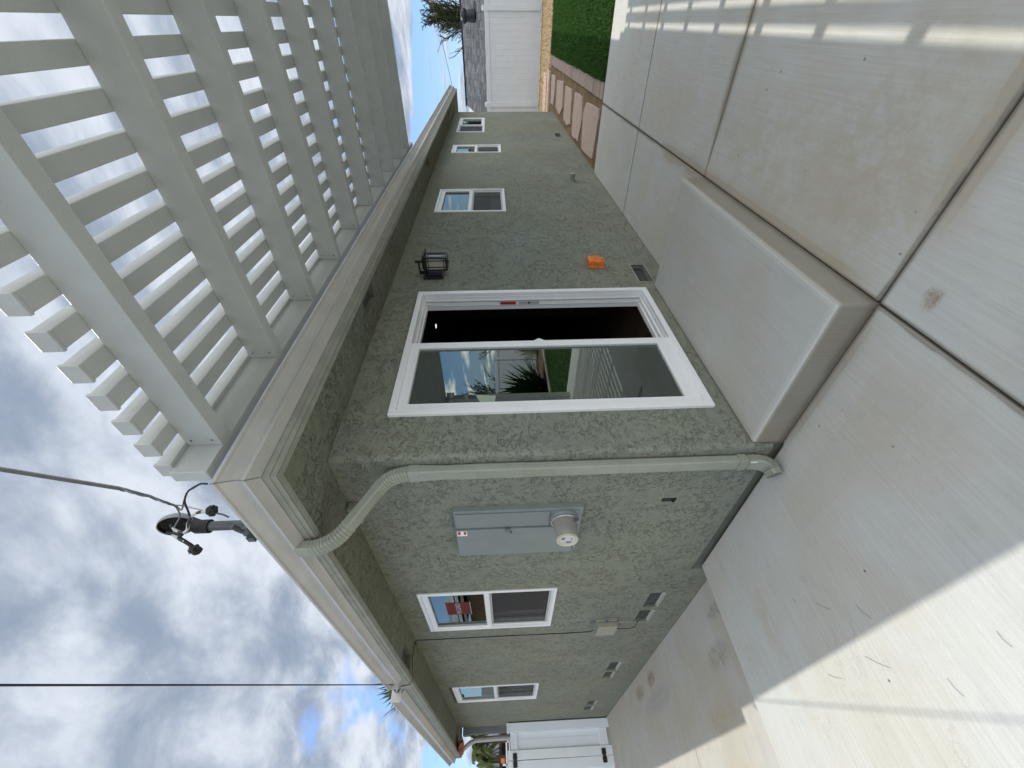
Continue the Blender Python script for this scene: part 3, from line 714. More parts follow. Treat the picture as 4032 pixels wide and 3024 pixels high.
b = MB(); b.lathe((-.036, .632, 1.225), (-1, 0, 0), [(0, .092), (.018, .092), (.03, .084), (.04, .083)], 40); b.build('meter_socket', M_panel, ep, smooth=30)
b = MB(); n_ = 48
b.tube([(-.078, .632 + .086 * math.cos(t * 2 * math.pi / 40), 1.225 + .086 * math.sin(t * 2 * math.pi / 40)) for t in range(41)], .006, 8); b.build('meter_ring', paint('bright_ring', (.55, .56, .57), .3, .03, 5, metal=.7), ep, smooth=60)
M_mglass = paint('meter_cover', (.30, .285, .26), .2, .05, 8)
b = MB(); b.lathe((-.07, .632, 1.225), (-1, 0, 0), [(0, .080), (.075, .074), (.125, .070), (.128, .069)], 48)
b.build('meter_body', M_mglass, ep, smooth=30)
b = MB(); b.lathe((-.196, .632, 1.225), (-1, 0, 0), [(0, .071), (.014, .070), (.018, .064), (.012, .054), (.006, .052)], 48)
b.build('meter_rim', paint('meter_rim_plastic', (.56, .54, .44), .25, .05, 8), ep, smooth=40)
b = MB(); b.lathe((-.2025, .632, 1.225), (-1, 0, 0), [(0, .052), (.002, .052)], 40); b.build('meter_face', paint('meter_face', (.60, .59, .55), .4, .03, 8), ep, smooth=30)
b = MB(); tbox(b, 'x', .598, .622, .205, .2065, 1.243, 1.265); tbox(b, 'x', .648, .666, .205, .2065, 1.200, 1.232); tbox(b, 'x', .604, .632, .205, .2065, 1.198, 1.203); b.build('meter_display', M_panel2, ep)
b = MB(); b.lathe((-.09, .565, 1.155), (-1, .2, 0), [(0, .012), (.02, .012)], 10); b.build('meter_seal', paint('violet_seal', (.12, .08, .16), .4, .1, 8), ep)
b = MB(); tbox(b, 'x', .752, .815, .0525, .0532, 1.878, 1.945); L_ = b.build('warning_label', M_white, ep)
b = MB(); tbox(b, 'x', .756, .797, .0534, .0538, 1.922, 1.940); tbox(b, 'x', .756, .797, .0534, .0538, 1.884, 1.900); b.build('label_print', M_red, L_)

# stub of grout hole with cut conduit
b = MB(); b.prism([(-.002, .518), (-.002, .556), (.002, .56), (.002, .515)], .478, .575); b.lathe((-.0, .54, .50), (-1, 0, 0), [(0, .012), (.012, .012), (.012, .009), (.001, .009)], 10)
o = b.build('cut_conduit', M_rub); tag(o, 'small dark hole with a cut conduit low on the wall below the meter', 'conduit')

# telecom box, its cable and wires
tb_ = thing('telecom_box', (0, 2.87, .60), 'small grey utility box mounted low on the wall left of the panel', 'utility box')
b = MB(); tbox(b, 'x', 2.735, 3.0, 0, .03, .49, .70); b.build('back_plate', M_grey, tb_, bevel=.004)
b = MB(); tbox(b, 'x', 2.74, 2.995, .032, .085, .495, .695); b.build('cover', M_grey, tb_, bevel=.008)
b = MB(); tbox(b, 'x', 2.728, 2.742, .02, .045, .585, .615); b.build('latch', M_panel2, tb_, bevel=.002)
cb = MB(); pts = [(-.006, 3.0, .66), (-.007, 3.06, .68), (-.006, 3.12, .72)] + [(-.006 - .002 * (i % 2), 3.123 + .002 * math.sin(i), .8 + i * .18) for i in range(10)] + [(-.007, 3.123, 2.585), (-.02, 3.11, 2.596), (-.10, 3.04, 2.590), (-.2, 2.975, 2.585), (-.30, 3.02, 2.578), (-.37, 3.07, 2.575), (-.40, 3.10, 2.61), (-.405, 3.12, 2.70)]
cb.tube(pts, .0042, 6)
o = cb.build('telecom_cable', M_black, smooth=60); tag(o, 'thin black cable running down the wall from the eave to the utility box', 'cable')
cb = MB(); cb.tube([(-.03, 2.77, .49), (-.034, 2.76, .44), (-.03, 2.79, .36), (-.02, 2.82, .30), (-.0, 2.83, .26), (.03, 2.83, .22)], .004, 6)
o = cb.build('grey_wire', M_wirel, smooth=60); tag(o, 'pale wire curling from the utility box into the wall vent', 'wire')
cb = MB(); cb.tube([(-.03, 2.95, .49), (-.034, 2.97, .42), (-.034, 2.98, .33), (-.03, 2.95, .27), (-.015, 2.90, .245), (.02, 2.86, .24)], .0035, 6)
o = cb.build('black_wire', M_black, smooth=60); tag(o, 'dark looped wire hanging below the utility box', 'wire')

# wall lantern
lt = thing('wall_lantern', (2.185, 0, 2.2), 'black craftsman wall lantern with frosted panes beside the sliding door', 'wall lamp')
b = MB(); b.box((2.10, -.022, 2.13), (2.27, -.001, 2.315)); b.box((2.115, -.045, 2.145), (2.255, -.0225, 2.30)); b.build('back_plate', M_black, lt, bevel=.003)
LX0, LX1, LY0, LY1, LZ0, LZ1 = 2.125, 2.245, -.205, -.075, 2.085, 2.285
b = MB(); pw = .012
for xx_ in (LX0, LX1 - pw):
    for yy_ in (LY0, LY1 - pw): b.box((xx_, yy_, LZ0), (xx_ + pw, yy_ + pw, LZ1))
for z_ in (LZ0, LZ1 - .012):
    for yy_ in (LY0, LY1 - pw): b.box((LX0 + pw, yy_, z_), (LX1 - pw, yy_ + pw, z_ + .012))
    for xx_ in (LX0, LX1 - pw): b.box((xx_, LY0 + pw, z_), (xx_ + pw, LY1 - pw, z_ + .012))
for q in (.025, .169):
    b.box((LX0 + pw, LY0 + .002, LZ0 + q), (LX1 - pw, LY0 + .007, LZ0 + q + .006)); b.box((LX0 + .002, LY0 + pw, LZ0 + q), (LX0 + .007, LY1 - pw, LZ0 + q + .006))
for q in (.026, .088):
    b.box((LX0 + q, LY0 + .0015, LZ0 + .012), (LX0 + q + .006, LY0 + .0075, LZ1 - .012)); b.box((LX0 + .0015, LY0 + q + .004, LZ0 + .012), (LX0 + .0075, LY0 + q + .010, LZ1 - .012))
b.build('cage', M_black, lt)
b = MB(); b.box((LX0 + .010, LY0 + .010, LZ0 + .012), (LX1 - .010, LY1 - .008, LZ1 - .012)); b.build('lamp_glass', M_glasslamp, lt)
b = MB(); b.box((LX0 - .03, LY0 - .03, LZ1), (LX1 + .03, LY1 + .02, LZ1 + .014)); b.box((LX0 + .01, LY0 + .01, LZ1 + .014), (LX1 - .01, LY1 - .01, LZ1 + .03)); b.build('lamp_cap', M_black, lt, bevel=.003)
b = MB(); b.box((2.177, -.15, 2.345), (2.193, -.05, 2.36)); b.box((2.173, -.155, 2.315), (2.197, -.135, 2.385)); b.box((2.177, -.05, 2.30), (2.193, -.02, 2.36)); b.build('arm', M_black, lt, bevel=.002)
b = MB(); b.box((LX0 + .005, LY0 + .005, LZ0 - .004), (LX1 - .005, LY1 - .005, LZ0)); b.box((2.178, -.147, LZ0 - .014), (2.192, -.133, LZ0 - .004)); b.build('base', M_black, lt)

# orange cover over the wall outlet
bm = bmesh.new(); bmesh.ops.create_cube(bm, size=1); bmesh.ops.subdivide_edges(bm, edges=bm.edges, cuts=9, use_grid_fill=True)
for v in bm.verts:
    p = v.co.copy(); f_ = 1 - .45 * max(0, abs(p.x) * 2 - .6) ** 2 - .3 * max(0, abs(p.z) * 2 - .7)
    yy = -(p.y - .5) * .075 * f_ if True else 0
    w = mnoise.noise(p * 3.1) * .014 + mnoise.noise(p * 8) * .006
    v.co = Vector((p.x * (.135 - .02 * (p.z > .2)) + w, -max(yy, 0) - (w * .9 if yy > .01 else 0), p.z * .15 + w * .5))
me = bpy.data.meshes.new('orange_cover'); bm.to_mesh(me); bm.free(); me.materials.append(M_orange)
o = bpy.data.objects.new('orange_outlet_cover', me); COL.objects.link(o); o.location = (2.335, -.001, .635)
tag(o, 'crumpled orange plastic cover over an outlet low on the wall', 'outlet cover')
b = MB(); b.box((2.29, -.074, .572), (2.33, -.04, .606)); o2 = b.build('cover_window', M_black, o, bevel=.003)
# capped pipe stub
b = MB(); b.lathe((5.22, 0, .42), (0, -1, 0), [(0, .05), (.012, .05), (.012, .034), (.06, .034), (.06, .042), (.10, .042), (.105, .03)], 20)
o = b.build('capped_pipe', M_trim, smooth=35); tag(o, 'short capped pipe stub painted green low on the wall', 'pipe')

# service mast above the roof corner
ms = thing('service_mast', (.05, .73, 2.93), 'grey conduit service mast with a black weatherhead above the eave', 'service mast')
b = MB(); b.tube([(.05, .735, 2.85), (.05, .735, 3.30), (.05, .733, 3.70)], .032, 20); b.build('mast_pipe', M_pipe, ms, smooth=50)
b = MB(); b.lathe((.05, .735, 3.36), (0, 0, 1), [(0, .034), (0, .045), (.03, .045), (.03, .034)], 16); b.box((-.0, .70, 3.345), (.03, .80, 3.40)); b.box((-.02, .79, 3.33), (.06, .84, 3.38)); b.tube([(-.0, .66, 3.42), (.0, .70, 3.40), (.0, .73, 3.38)], .018, 10); b.build('mast_clamp', M_pipe, ms, smooth=40)
b = MB(); b.tube([(.05, .83, 3.35), (.05, .86, 3.35)], .006, 6); b.build('clamp_bolt', M_black, ms)
def px(x_, y_, t):       # a point along the sight line through a detail of the wires, at its real distance
    d_ = F + RT * ((1512 - y_) / 1592.38) + UP * ((2016 - x_) / 1592.38); return Vector((-1.43652, -1.827236, 1.635)) + d_ * t
q = 500 / 1659
def cp(a_, b_, t): return px(500 + q * a_, 1750 + q * b_, t)
hc = cp(640, 1065, 2.70); A_h = Vector((.80, .42, .42)).normalized(); U_h = (UP - A_h * UP.dot(A_h) + RT * .28).normalized(); U_h = (U_h - A_h * U_h.dot(A_h)).normalized(); W_h = A_h.cross(U_h)
def oval(h_, f_): return [hc + A_h * h_ + U_h * math.cos(t * math.pi / 14) * .105 * f_ + W_h * math.sin(t * math.pi / 14) * .068 * f_ for t in range(28)]
b = MB(); b.sweep([oval(0, .93), oval(-.004, .95), oval(-.004, 1.0), oval(.01, 1.03), oval(.045, .98), oval(.085, .75), oval(.11, .35), oval(.115, .02)], caps=False); o = b.build('weatherhead_hood', paint('cast_grey', (.26, .28, .28), .4, .08, 8), ms, smooth=50); fix_normals(o)
b = MB(); b.sweep([oval(-.001, .92), oval(.03, .88), oval(.045, .6), oval(.046, .02)], caps=False); b.build('weatherhead_insert', M_rub, ms)
b = MB(); b.tube([(.05, .735, 3.62), (.05, .735, 3.70), hc + A_h * .05 - U_h * .06], [.046, .046, .042], 16); b.build('weatherhead', M_rub, ms, smooth=50)
M_striped, kk, bb = mat('taped_wire'); wv_ = kk.new('ShaderNodeTexWave'); wv_.inputs['Scale'].default_value = 9; kk.l.new(kk.pos(), wv_.inputs['Vector']); wv_.bands_direction = 'DIAGONAL'
kk.l.new(kk.mix(kk.ss(wv_.outputs['Fac'], .45, .55), (.03, .03, .03), (.55, .55, .56)), bb.inputs['Base Color'])
tm = 2.66
wires = [([(570, 1040), (590, 1080), (650, 1130), (740, 1150), (790, 1110), (800, 1040), (830, 960), (900, 900), (980, 880), (1060, 870)], .010, M_striped),
         ([(520, 1155), (600, 1165), (680, 1160), (720, 1170), (680, 1220), (760, 1270), (850, 1330), (890, 1380)], .012, M_rub),
         ([(600, 1170), (690, 1230), (750, 1265)], .013, M_striped),
         ([(825, 940), (790, 850), (755, 760), (760, 690), (800, 610), (880, 560), (960, 515), (1050, 515)], .0065, M_rub)]
for pl, r_, m_ in wires:
    b = MB(); pp = [cp(a_, b_, tm) for a_, b_ in pl]
    fine_ = []
    for i in range(len(pp) - 1):
        p0_, p1_, p2_, p3_ = pp[max(i - 1, 0)], pp[i], pp[i + 1], pp[min(i + 2, len(pp) - 1)]
        for j in range(4):
            t = j / 4; fine_.append(.5 * ((2 * p1_) + (p2_ - p0_) * t + (2 * p0_ - 5 * p1_ + 4 * p2_ - p3_) * t * t + (3 * p1_ - p0_ - 3 * p2_ + p3_) * t ** 3))
    fine_.append(pp[-1]); b.tube(fine_, r_, 8); b.build('wire_lead', m_, ms, smooth=60)
def blob(c, r_, name, mtl, par, sx=1, sy=1, sz=1, seed=0):
    bm = bmesh.new(); bmesh.ops.create_icosphere(bm, subdivisions=3, radius=1)
    off = wloc(par) if par else Vector()
    for v in bm.verts:
        n_ = 1 + .35 * mnoise.noise(v.co * 2 + Vector((seed, 0, 0))); v.co = Vector((v.co.x * sx, v.co.y * sy, v.co.z * sz)) * r_ * n_ + Vector(c) - off
    me = bpy.data.meshes.new(name); bm.to_mesh(me); bm.free(); me.materials.append(mtl)
    o = bpy.data.objects.new(name, me); COL.objects.link(o)
    if par: o.parent = par
    return o
blob(cp(1110, 865, tm), .033, 'tape_wrap', M_rub, ms, 1, 1.1, 1, 1); blob(cp(890, 1375, tm), .032, 'tape_wrap', M_rub, ms, .9, 1.1, 1.2, 2)
b = MB(); b.tube([cp(830, 1350, tm), cp(810, 1430, tm)], .011, 8); b.build('connector', M_white, ms)
b = MB(); b.tube([cp(1060, 890, tm), cp(1180, 900, tm), cp(1250, 915, tm + .03), cp(1330, 950, tm + .06)], .006, 6); b.build('guy_clamp', M_wire, ms)
# twisted service drop from the utility pole
far = [(-100, 575), (0, 605), (130, 640), (300, 680), (420, 730), (520, 765), (600, 790)]
def cat(pl, ts, n=5):
    pp = [cp(a_, b_, t) for (a_, b_), t in zip(pl, ts)]; out = []
    for i in range(len(pp) - 1):
        p0_, p1_, p2_, p3_ = pp[max(i - 1, 0)], pp[i], pp[i + 1], pp[min(i + 2, len(pp) - 1)]
        for j in range(n):
            t = j / n; out.append(.5 * ((2 * p1_) + (p2_ - p0_) * t + (2 * p0_ - 5 * p1_ + 4 * p2_ - p3_) * t * t + (3 * p1_ - p0_ - 3 * p2_ + p3_) * t ** 3))
    return out + [pp[-1]]
sd_ = thing('service_drop', tuple(cp(600, 790, tm)), 'twisted grey power cable crossing the sky to the weatherhead', 'power cable')
pole_top = Vector((-9.5, -21, 8.2))
endpts = {0: [(650, 830), (690, 940), (620, 1080), (620, 1170), (700, 1230), (760, 1260)], 1: [(720, 800), (850, 830), (1000, 865), (1060, 880)], 2: [(640, 800), (700, 855), (725, 830), (735, 760), (775, 650), (860, 560), (960, 515)]}
for s_ in range(3):
    pl = far + endpts[s_]; core = cat(pl, [1.74, 1.80, 1.93, 2.14, 2.33, 2.50, 2.60] + [tm] * len(endpts[s_]))
    head = [pole_top.lerp(core[0], i / 10) - Vector((0, 0, .35 * math.sin(math.pi * i / 10))) for i in range(10)]
    core = head + core; lim = len(core) - len(endpts[s_]) * 5
    pts = []
    for i, p_ in enumerate(core):
        if i < lim:
            a_ = i * .42 + s_ * 2.09; p_ = p_ + Vector((math.cos(a_), math.sin(a_), math.cos(a_ + 1))) * .0052
        pts.append(p_)
    b = MB(); b.tube(pts, (.0052, .0042, .0052)[s_], 7); b.build('cable_strand', (M_wire, M_wirel, M_wire)[s_], sd_, smooth=60)
# clip at gutter corner
b = MB(); b.box((-.50, -.448, 2.80), (-.46, -.43, 2.83)); 
# telephone line: eave of the left side up and over the yard to the pole
b = MB(); A_ = Vector((-.40, 3.08, 2.72)); B_ = Vector((-1.0, -.047, 3.456)); dv = B_ - A_
pts = [A_ + dv * t for t in (0, .1, .5, 1.0, 2, 4, 6.6)]; b.tube(pts, .0046, 6)
o = b.build('telephone_line', M_black, smooth=60); tag(o, 'straight thin dark line rising from the left gutter across the cloudy sky', 'overhead line')
b = MB(); b.tube([(-.43, 3.06, 2.70), (-.45, 3.10, 2.73), (-.42, 3.16, 2.74), (-.39, 3.14, 2.68), (-.42, 3.09, 2.66), (-.45, 3.12, 2.70)], .005, 6)
o = b.build('cable_clamp', M_wirel, smooth=60); tag(o, 'coiled clamp holding the thin line in the gutter gap', 'clamp')

# ------------------------------------------------------------------ pergola
pg = thing('lattice_pergola', (2.6, -4.6, 0), 'pale grey lattice patio cover attached above the gutter', 'pergola')
ZR0, ZR1 = 2.837, 2.985
b = MB(); b.box((-.395, -.457, ZR0), (5.62, -.405, ZR1)); b.build('ledger', M_perg, pg, bevel=.003)
b = MB(); b.box((-.401, -.460, ZR0 - .003), (-.385, -.402, ZR1 - .001)); b.build('end_cap', M_perg, pg, bevel=.003)
for i in range(10):
    x0 = -.255 + .61 * i
    b = MB(); b.box((x0, -5.2, ZR0 + .0005), (x0 + .067, -.4575, ZR1 - .0005)); r_ = b.build('rafter', M_perg, pg, bevel=.003)
    b = MB()
    for z_ in (ZR0 + .03, ZR1 - .03): b.lathe((x0, -.49, z_), (-1, 0, 0), [(-.001, .005), (.003, .0045), (.004, .002)], 8)
    b.build('screw', M_panel2, r_)
yk = -.4755
for i in range(36):
    y0 = yk - .1305 * i
    b = MB(); b.box((-.362, y0, ZR1), (5.46, y0 + .069, ZR1 + .062)); bar = b.build('lattice_bar', M_perg, pg, bevel=.003)
    b = MB(); b.box((-.374, y0 - .003, ZR1 - .004), (-.3605, y0 + .072, ZR1 + .066)); b.build('end_cap', M_perg, bar, bevel=.003)
b = MB(); b.box((-.3, -4.70, ZR0 - .17), (5.45, -4.55, ZR0)); b.build('beam', M_perg, pg, bevel=.004)
for x_ in (-.2, 2.6, 5.3):
    b = MB(); b.box((x_ - .07, -4.69, 0), (x_ + .07, -4.56, ZR0 - .17)); b.build('post', M_perg, pg, bevel=.005)

# ------------------------------------------------------------------ fences and gate
def vinyl_fence(name, axis, c, u0, u1, zb, zt, posts, label, groove=.152, face=-1):
    fm = thing(name, (c, posts[0], zb) if axis == 'x' else (posts[0], c, zb), label, 'fence')
    def bx_(mb, a_, b_, t0, t1, z0_, z1_):
        if axis == 'x': mb.box((c + t0, a_, z0_), (c + t1, b_, z1_))
        else: mb.box((a_, c + t0, z0_), (b_, c + t1, z1_))
    ps = sorted(posts)
    for p_ in ps:
        b = MB(); bx_(b, p_ - .065, p_ + .065, -.065, .065, zb - .1, zt + .0); po = b.build('post', M_vinyl, fm, bevel=.004)
        b = MB(); bx_(b, p_ - .072, p_ + .072, -.072, .072, zt, zt + .025); bx_(b, p_ - .05, p_ + .05, -.05, .05, zt + .025, zt + .05); b.build('cap', M_vinyl, po, bevel=.006)
    ed = [u0] + ps + [u1]
    for i in range(len(ed) - 1):
        a_ = ed[i] + (.065 if i > 0 else 0); e_ = ed[i + 1] - (.065 if i < len(ed) - 2 else 0)
        if e_ - a_ < .05: continue
        b = MB(); u = a_
        while u < e_ - .01:
            v_ = min(u + groove, e_); bx_(b, u + .0015, v_ - .0015, -.018, .018, zb + .06, zt - .12); u = v_
        bx_(b, a_, e_, -.012, .012, zb + .06, zt - .12)
        b.build('panel', M_vinyl, fm, bevel=.002, segs=1)
        b = MB(); bx_(b, a_, e_, -.035, .035, zt - .17, zt - .035); b.build('rail', M_vinyl, fm, bevel=.005)
        b = MB(); bx_(b, a_, e_, -.035, .035, zb + .02, zb + .085); b.build('rail', M_vinyl, fm, bevel=.005)
    return fm
vinyl_fence('vinyl_fence', 'x', 15.3, -11.5, 7.5, 0.0, 1.785, [-11.4, -9.1, -6.76, -4.42, -2.11, .32, 2.66, 5.0], 'tall white vinyl privacy fence beyond the dry grass')
vinyl_fence('vinyl_fence', 'y', -9.0, -9.5, 15.2, 0.0, 1.79, [-9.4, -7, -4.6, -2.2, .2, 2.6, 5, 7.4, 9.8, 12.2, 14.6], 'white vinyl privacy fence at the back of the yard, mirrored in the door glass')
gt_ = thing('side_gate', (-.4, 8.25, -.29), 'closed white vinyl side gate panels with black hinges', 'gate')
zg = -.27
def gbox(name, a_, b_, d0, d1, z0_, z1_, par=gt_, m_=M_vinyl, bev=.004):
    q_ = MB(); q_.box((a_, 8.25 + d0, z0_), (b_, 8.25 + d1, z1_)); return q_.build(name, m_, par, bevel=bev)
gbox('post', -.155, -.02, -.07, .06, zg - .1, 1.63); gbox('post_cap', -.162, -.013, -.077, .067, 1.63, 1.665)
b = MB(); b.box((-.405, 8.24, zg + .16), (-.157, 8.27, 1.47)); b.build('panel', M_vinyl, gt_, bevel=.002)
b = MB(); b.box((-.257, 8.2385, zg + .2), (-.254, 8.2399, 1.44)); b.build('panel_groove', M_frameg, gt_)
gbox('rail', -.405, -.157, -.035, .035, 1.465, 1.60); gbox('rail', -.405, -.157, -.035, .035, zg + .04, zg + .19)
gbox('post', -.545, -.41, -.05, .06, zg - .1, 1.655); gbox('post', -.70, -.555, -.05, .06, zg - .05, 1.655)
b = MB(); b.box((-1.7, 8.24, zg + .16), (-.70, 8.27, 1.47)); b.build('panel', M_vinyl, gt_, bevel=.002); gbox('rail', -1.7, -.70, -.035, .035, 1.465, 1.60); gbox('rail', -1.7, -.70, -.035, .035, zg + .04, zg + .19); gbox('post', -1.85, -1.70, -.05, .06, zg - .05, 1.655)
for zc in (1.525, -.115):
    b = MB(); P0_ = []
    pts2 = [(-.45, .030), (-.462, .042), (-.48, .034), (-.50, .042), (-.535, .036), (-.548, .018), (-.562, .036), (-.60, .042), (-.62, .034), (-.638, .042), (-.648, .030)]
    poly = pts2 + [(a_, -h_) for a_, h_ in pts2[::-1]]
    n0 = len(b.v); c_ = len(poly)
    b.v += [(a_, 8.188, zc + h_) for a_, h_ in poly] + [(a_, 8.199, zc + h_) for a_, h_ in poly]
    b.f.append(tuple(range(n0 + c_ - 1, n0 - 1, -1))); b.f.append(tuple(range(n0 + c_, n0 + 2 * c_)))
    for i in range(c_): j = (i + 1) % c_; b.f.append((n0 + i, n0 + j, n0 + c_ + j, n0 + c_ + i))
    b.mi = [0] * len(b.f); o = b.build('hinge', M_black, gt_); fix_normals(o)
# what stands beyond the gate
b = MB(); b.box((-.04, 9.0, -.3), (.12, 9.16, 2.56)); b.box((-.06, 8.98, 2.44), (.14, 9.18, 2.56)); o = b.build('porch_post', paint('grey_porch_paint', (.20, .215, .215), .6, .06, 5)); tag(o, 'grey porch post standing just behind the side gate', 'post')
b = MB(); b.tube([(-.30, 9.3, 2.60), (-.24, 9.2, 2.55), (-.17, 9.1, 2.42), (-.14, 9.05, 2.30), (-.13, 9.05, 1.9), (-.13, 9.05, .2)], .04, 8)
o = b.build('white_drainpipe', M_gut, smooth=40); tag(o, 'cream drainpipe beside the grey porch post behind the gate', 'drainpipe')
hb = thing('shingled_house', (4, 32, -.4), 'distant house with a slate grey shingled roof seen over the side gate', 'house')
b = MB(); b.quad((-14, 28, 2.15), (12, 28, 2.15), (9, 33.5, 3.45), (-11, 33.5, 3.45)); b.quad((12, 28, 2.15), (12, 39, 2.15), (9, 33.5, 3.45)); b.quad((-14, 28, 2.15), (-11, 33.5, 3.45), (-14, 39, 2.15)); b.quad((-14, 28, 2.05), (-14, 39, 2.05), (12, 39, 2.05), (12, 28, 2.05)); b.box((-14, 27.95, 2.03), (12, 28.0, 2.16)); b.build('roof', M_shin2, hb)
b = MB(); b.box((-13.4, 28.8, -.4), (11.4, 38, 2.06)); b.build('wall', paint('shaded_brown_wall', (.05, .038, .032), .8, .2, 2), hb)
b = MB(); b.box((1.5, 29.3, 2.5), (1.62, 29.42, 2.95)); b.build('roof_vent', M_panel2, hb)
b = MB(); b.prism([(-.25, 26.5), (1.0, 28.2), (1.0, 28.8), (-2.6, 28.8), (-2.6, 26.5)], 2.28, 2.34); b.quad((.95, 28.6, 2.3), (-.3, 26.4, 2.3), (-.8, 28.6, 2.95)); b.quad((-.3, 26.4, 2.3), (-2.6, 26.4, 2.3), (-.8, 28.6, 2.95)); b.build('entry_gable', M_shin2, hb)
bx1 = thing('lumber_rack', (-.1, 14, -.3), 'pale rack with an orange bin behind the side gate', 'rack')
b = MB(); b.box((-.3, 13.9, 1.68), (.4, 14.0, 1.72)); b.box((-.3, 13.9, 1.60), (.4, 14.0, 1.63)); b.box((.36, 13.9, -.3), (.40, 14.0, 1.72)); b.box((-.14, 13.9, -.3), (-.10, 14.0, 1.82)); b.build('rack_frame', M_vinyl, bx1)
b = MB(); b.box((-.08, 13.92, 1.76), (.02, 14.06, 1.86)); b.build('orange_bin', M_orange, bx1, bevel=.01)

# rusty husk on the gutter end
bm = bmesh.new(); bmesh.ops.create_icosphere(bm, subdivisions=4, radius=1)
for v in bm.verts:
    p = v.co.copy(); a_ = math.atan2(p.y, p.x); rip = 1 + .28 * math.sin(a_ * 7 + p.z * 3) * (1 - abs(p.z)) + .25 * mnoise.noise(p * 2.2)
    v.co = Vector((p.x * .12 * rip, p.y * .34 * rip, p.z * .055 + .03 * p.y))
me = bpy.data.meshes.new('husk'); bm.to_mesh(me); bm.free(); me.materials.append(M_rust)
o = bpy.data.objects.new('dry_palm_husk', me); COL.objects.link(o); o.location = (-.30, 8.35, 2.53)
tag(o, 'curled rust brown palm husk hanging under the far end of the eave', 'palm husk')

# neighbour on the driveway side, seen only in the window glass, and its bounce light
nb = thing('blue_grey_house', (-9.0, 34, -.4), 'blue grey neighbour house across the driveway, mirrored in the side windows', 'house')
b = MB(); b.box((-14, 26, -.4), (-6.3, 44, 2.5)); b.build('wall', paint('blue_grey_siding', (.14, .22, .26), .7, .08, 1), nb)
b = MB(); b.sweep([[(-5.7, y_, 2.45), (-14.5, y_, 2.45), (-10.1, y_, 4.0)] for y_ in (25.4, 44.6)]); o = b.build('roof', M_shin2, nb); fix_normals(o)
b = MB(); b.box((-5.72, 25.4, 2.38), (-5.66, 44.6, 2.56)); b.build('fascia', M_vinyl, nb)
nb2 = thing('brown_house', (-8.0, 15, -.4), 'brown stucco neighbour house with white eave boards, mirrored in the near side window', 'house')
M_brown = paint('brown_stucco', (.26, .17, .10), .8, .15, 3)
b = MB(); b.box((-12, 8, -.4), (-5.2, 21, 3.2)); b.build('wall', M_brown, nb2)
b = MB(); b.sweep([[(-4.5, y_, 3.55), (-13, y_, 3.55), (-8.7, y_, 4.7)] for y_ in (7.4, 21.6)]); o = b.build('roof', M_bark, nb2); fix_normals(o)
b = MB(); b.box((-4.54, 7.4, 3.38), (-4.46, 21.6, 3.50)); b.box((-4.75, 7.4, 3.24), (-4.68, 21.6, 3.34)); b.build('fascia', M_vinyl, nb2)

# neighbour behind the right fence
nr = thing('grey_roof_house', (24, -5, -.4), 'neighbour house with a mottled grey shingle roof behind the fence', 'house')
rd = bpy.data.meshes.new('roof'); 
L0, L1 = -15, 1.52
# roof slope built flat then laid at its pitch so the shingle courses follow it
ex, ez, rxx, rz = 20.6, 1.55, 24.6, 2.93
ln = math.hypot(rxx - ex, rz - ez)
b = MB(); b.quad((0, L0, 0), (ln, L0, 0), (ln, L1, 0), (ln * .72, L1 + .12, 0), (0, L1 + .75, 0)); b.quad((0, L0, -.06), (0, L1 + .75, -.06), (ln * .72, L1 + .12, -.06), (ln, L1, -.06), (ln, L0, -.06))
b.box((-.02, L0, -.14), (0, L1 + .74, .0))
ro = b.build('roof', M_shin, nr)
ro.location = Vector((ex, 0, ez)) - nr.location; ro.rotation_euler = (0, -math.atan2(rz - ez, rxx - ex), 0)
for v in ro.data.vertices: v.co += wloc(nr)
b = MB(); b.quad((rxx, L0, rz - .01), (rxx + 4, L0, 1.55), (rxx + 4, L1, 1.55), (rxx, L1, rz - .01)); b.build('rear_roof', M_shin, nr)
b = MB(); y_ = L0
while y_ < L1 - .1:
    b.box((rxx - .13, y_, rz - .012), (rxx + .1, y_ + .20, rz + .028 + random.uniform(0, .012))); y_ += .21
b.build('ridge_cap', M_shin, nr)
b = MB(); b.box((21.0, L0 + .3, -.4), (28.2, L1 - .2, 1.6)); b.build('wall', paint('cream_siding', (.5, .48, .42), .7, .05, 1), nr)
b = MB(); b.quad((20.95, L1 - .18, 1.5), (28, L1 - .18, 1.5), (rxx, L1 - .18, rz - .06)); b.build('gable', M_panel2, nr)
tv = Vector((22.6, -1.97, 2.22))
b = MB(); b.lathe(tv, (0, 0, 1), [(0, .24), (.30, .215), (.36, .20)], 28); tb2 = b.build('turbine_vent', M_black, nr, smooth=30)
b = MB(); c0 = tv + Vector((0, 0, .36))
for i in range(20):
    a0 = i * 2 * math.pi / 20
    rr_ = []
    for t in range(9):
        h_ = t / 8; r_ = .20 + .07 * math.sin(math.pi * h_); a_ = a0 + .5 * h_
        rr_.append([c0 + Vector((r_ * math.cos(a_ + w_), r_ * math.sin(a_ + w_), h_ * .24)) for w_ in (-.09, .07)] + [c0 + Vector(((r_ - .02) * math.cos(a_ + w_), (r_ - .02) * math.sin(a_ + w_), h_ * .24)) for w_ in (.07, -.09)])
    b.sweep(rr_)
b.lathe(c0, (0, 0, 1), [(.235, .20), (.25, .19), (.275, .08), (.28, .0)], 24); b.lathe(c0, (0, 0, 1), [(0, .17), (.235, .17)], 20)
b.build('turbine_fins', paint('turbine_metal', (.06, .065, .07), .35, .1, 9, metal=.4), tb2)
b = MB(); b.tube([(12.95, .25, 2.72), (13.0, .2, 2.60), (12.95, .12, 2.52), (12.9, .2, 2.45), (12.96, .3, 2.42)], .008, 6)
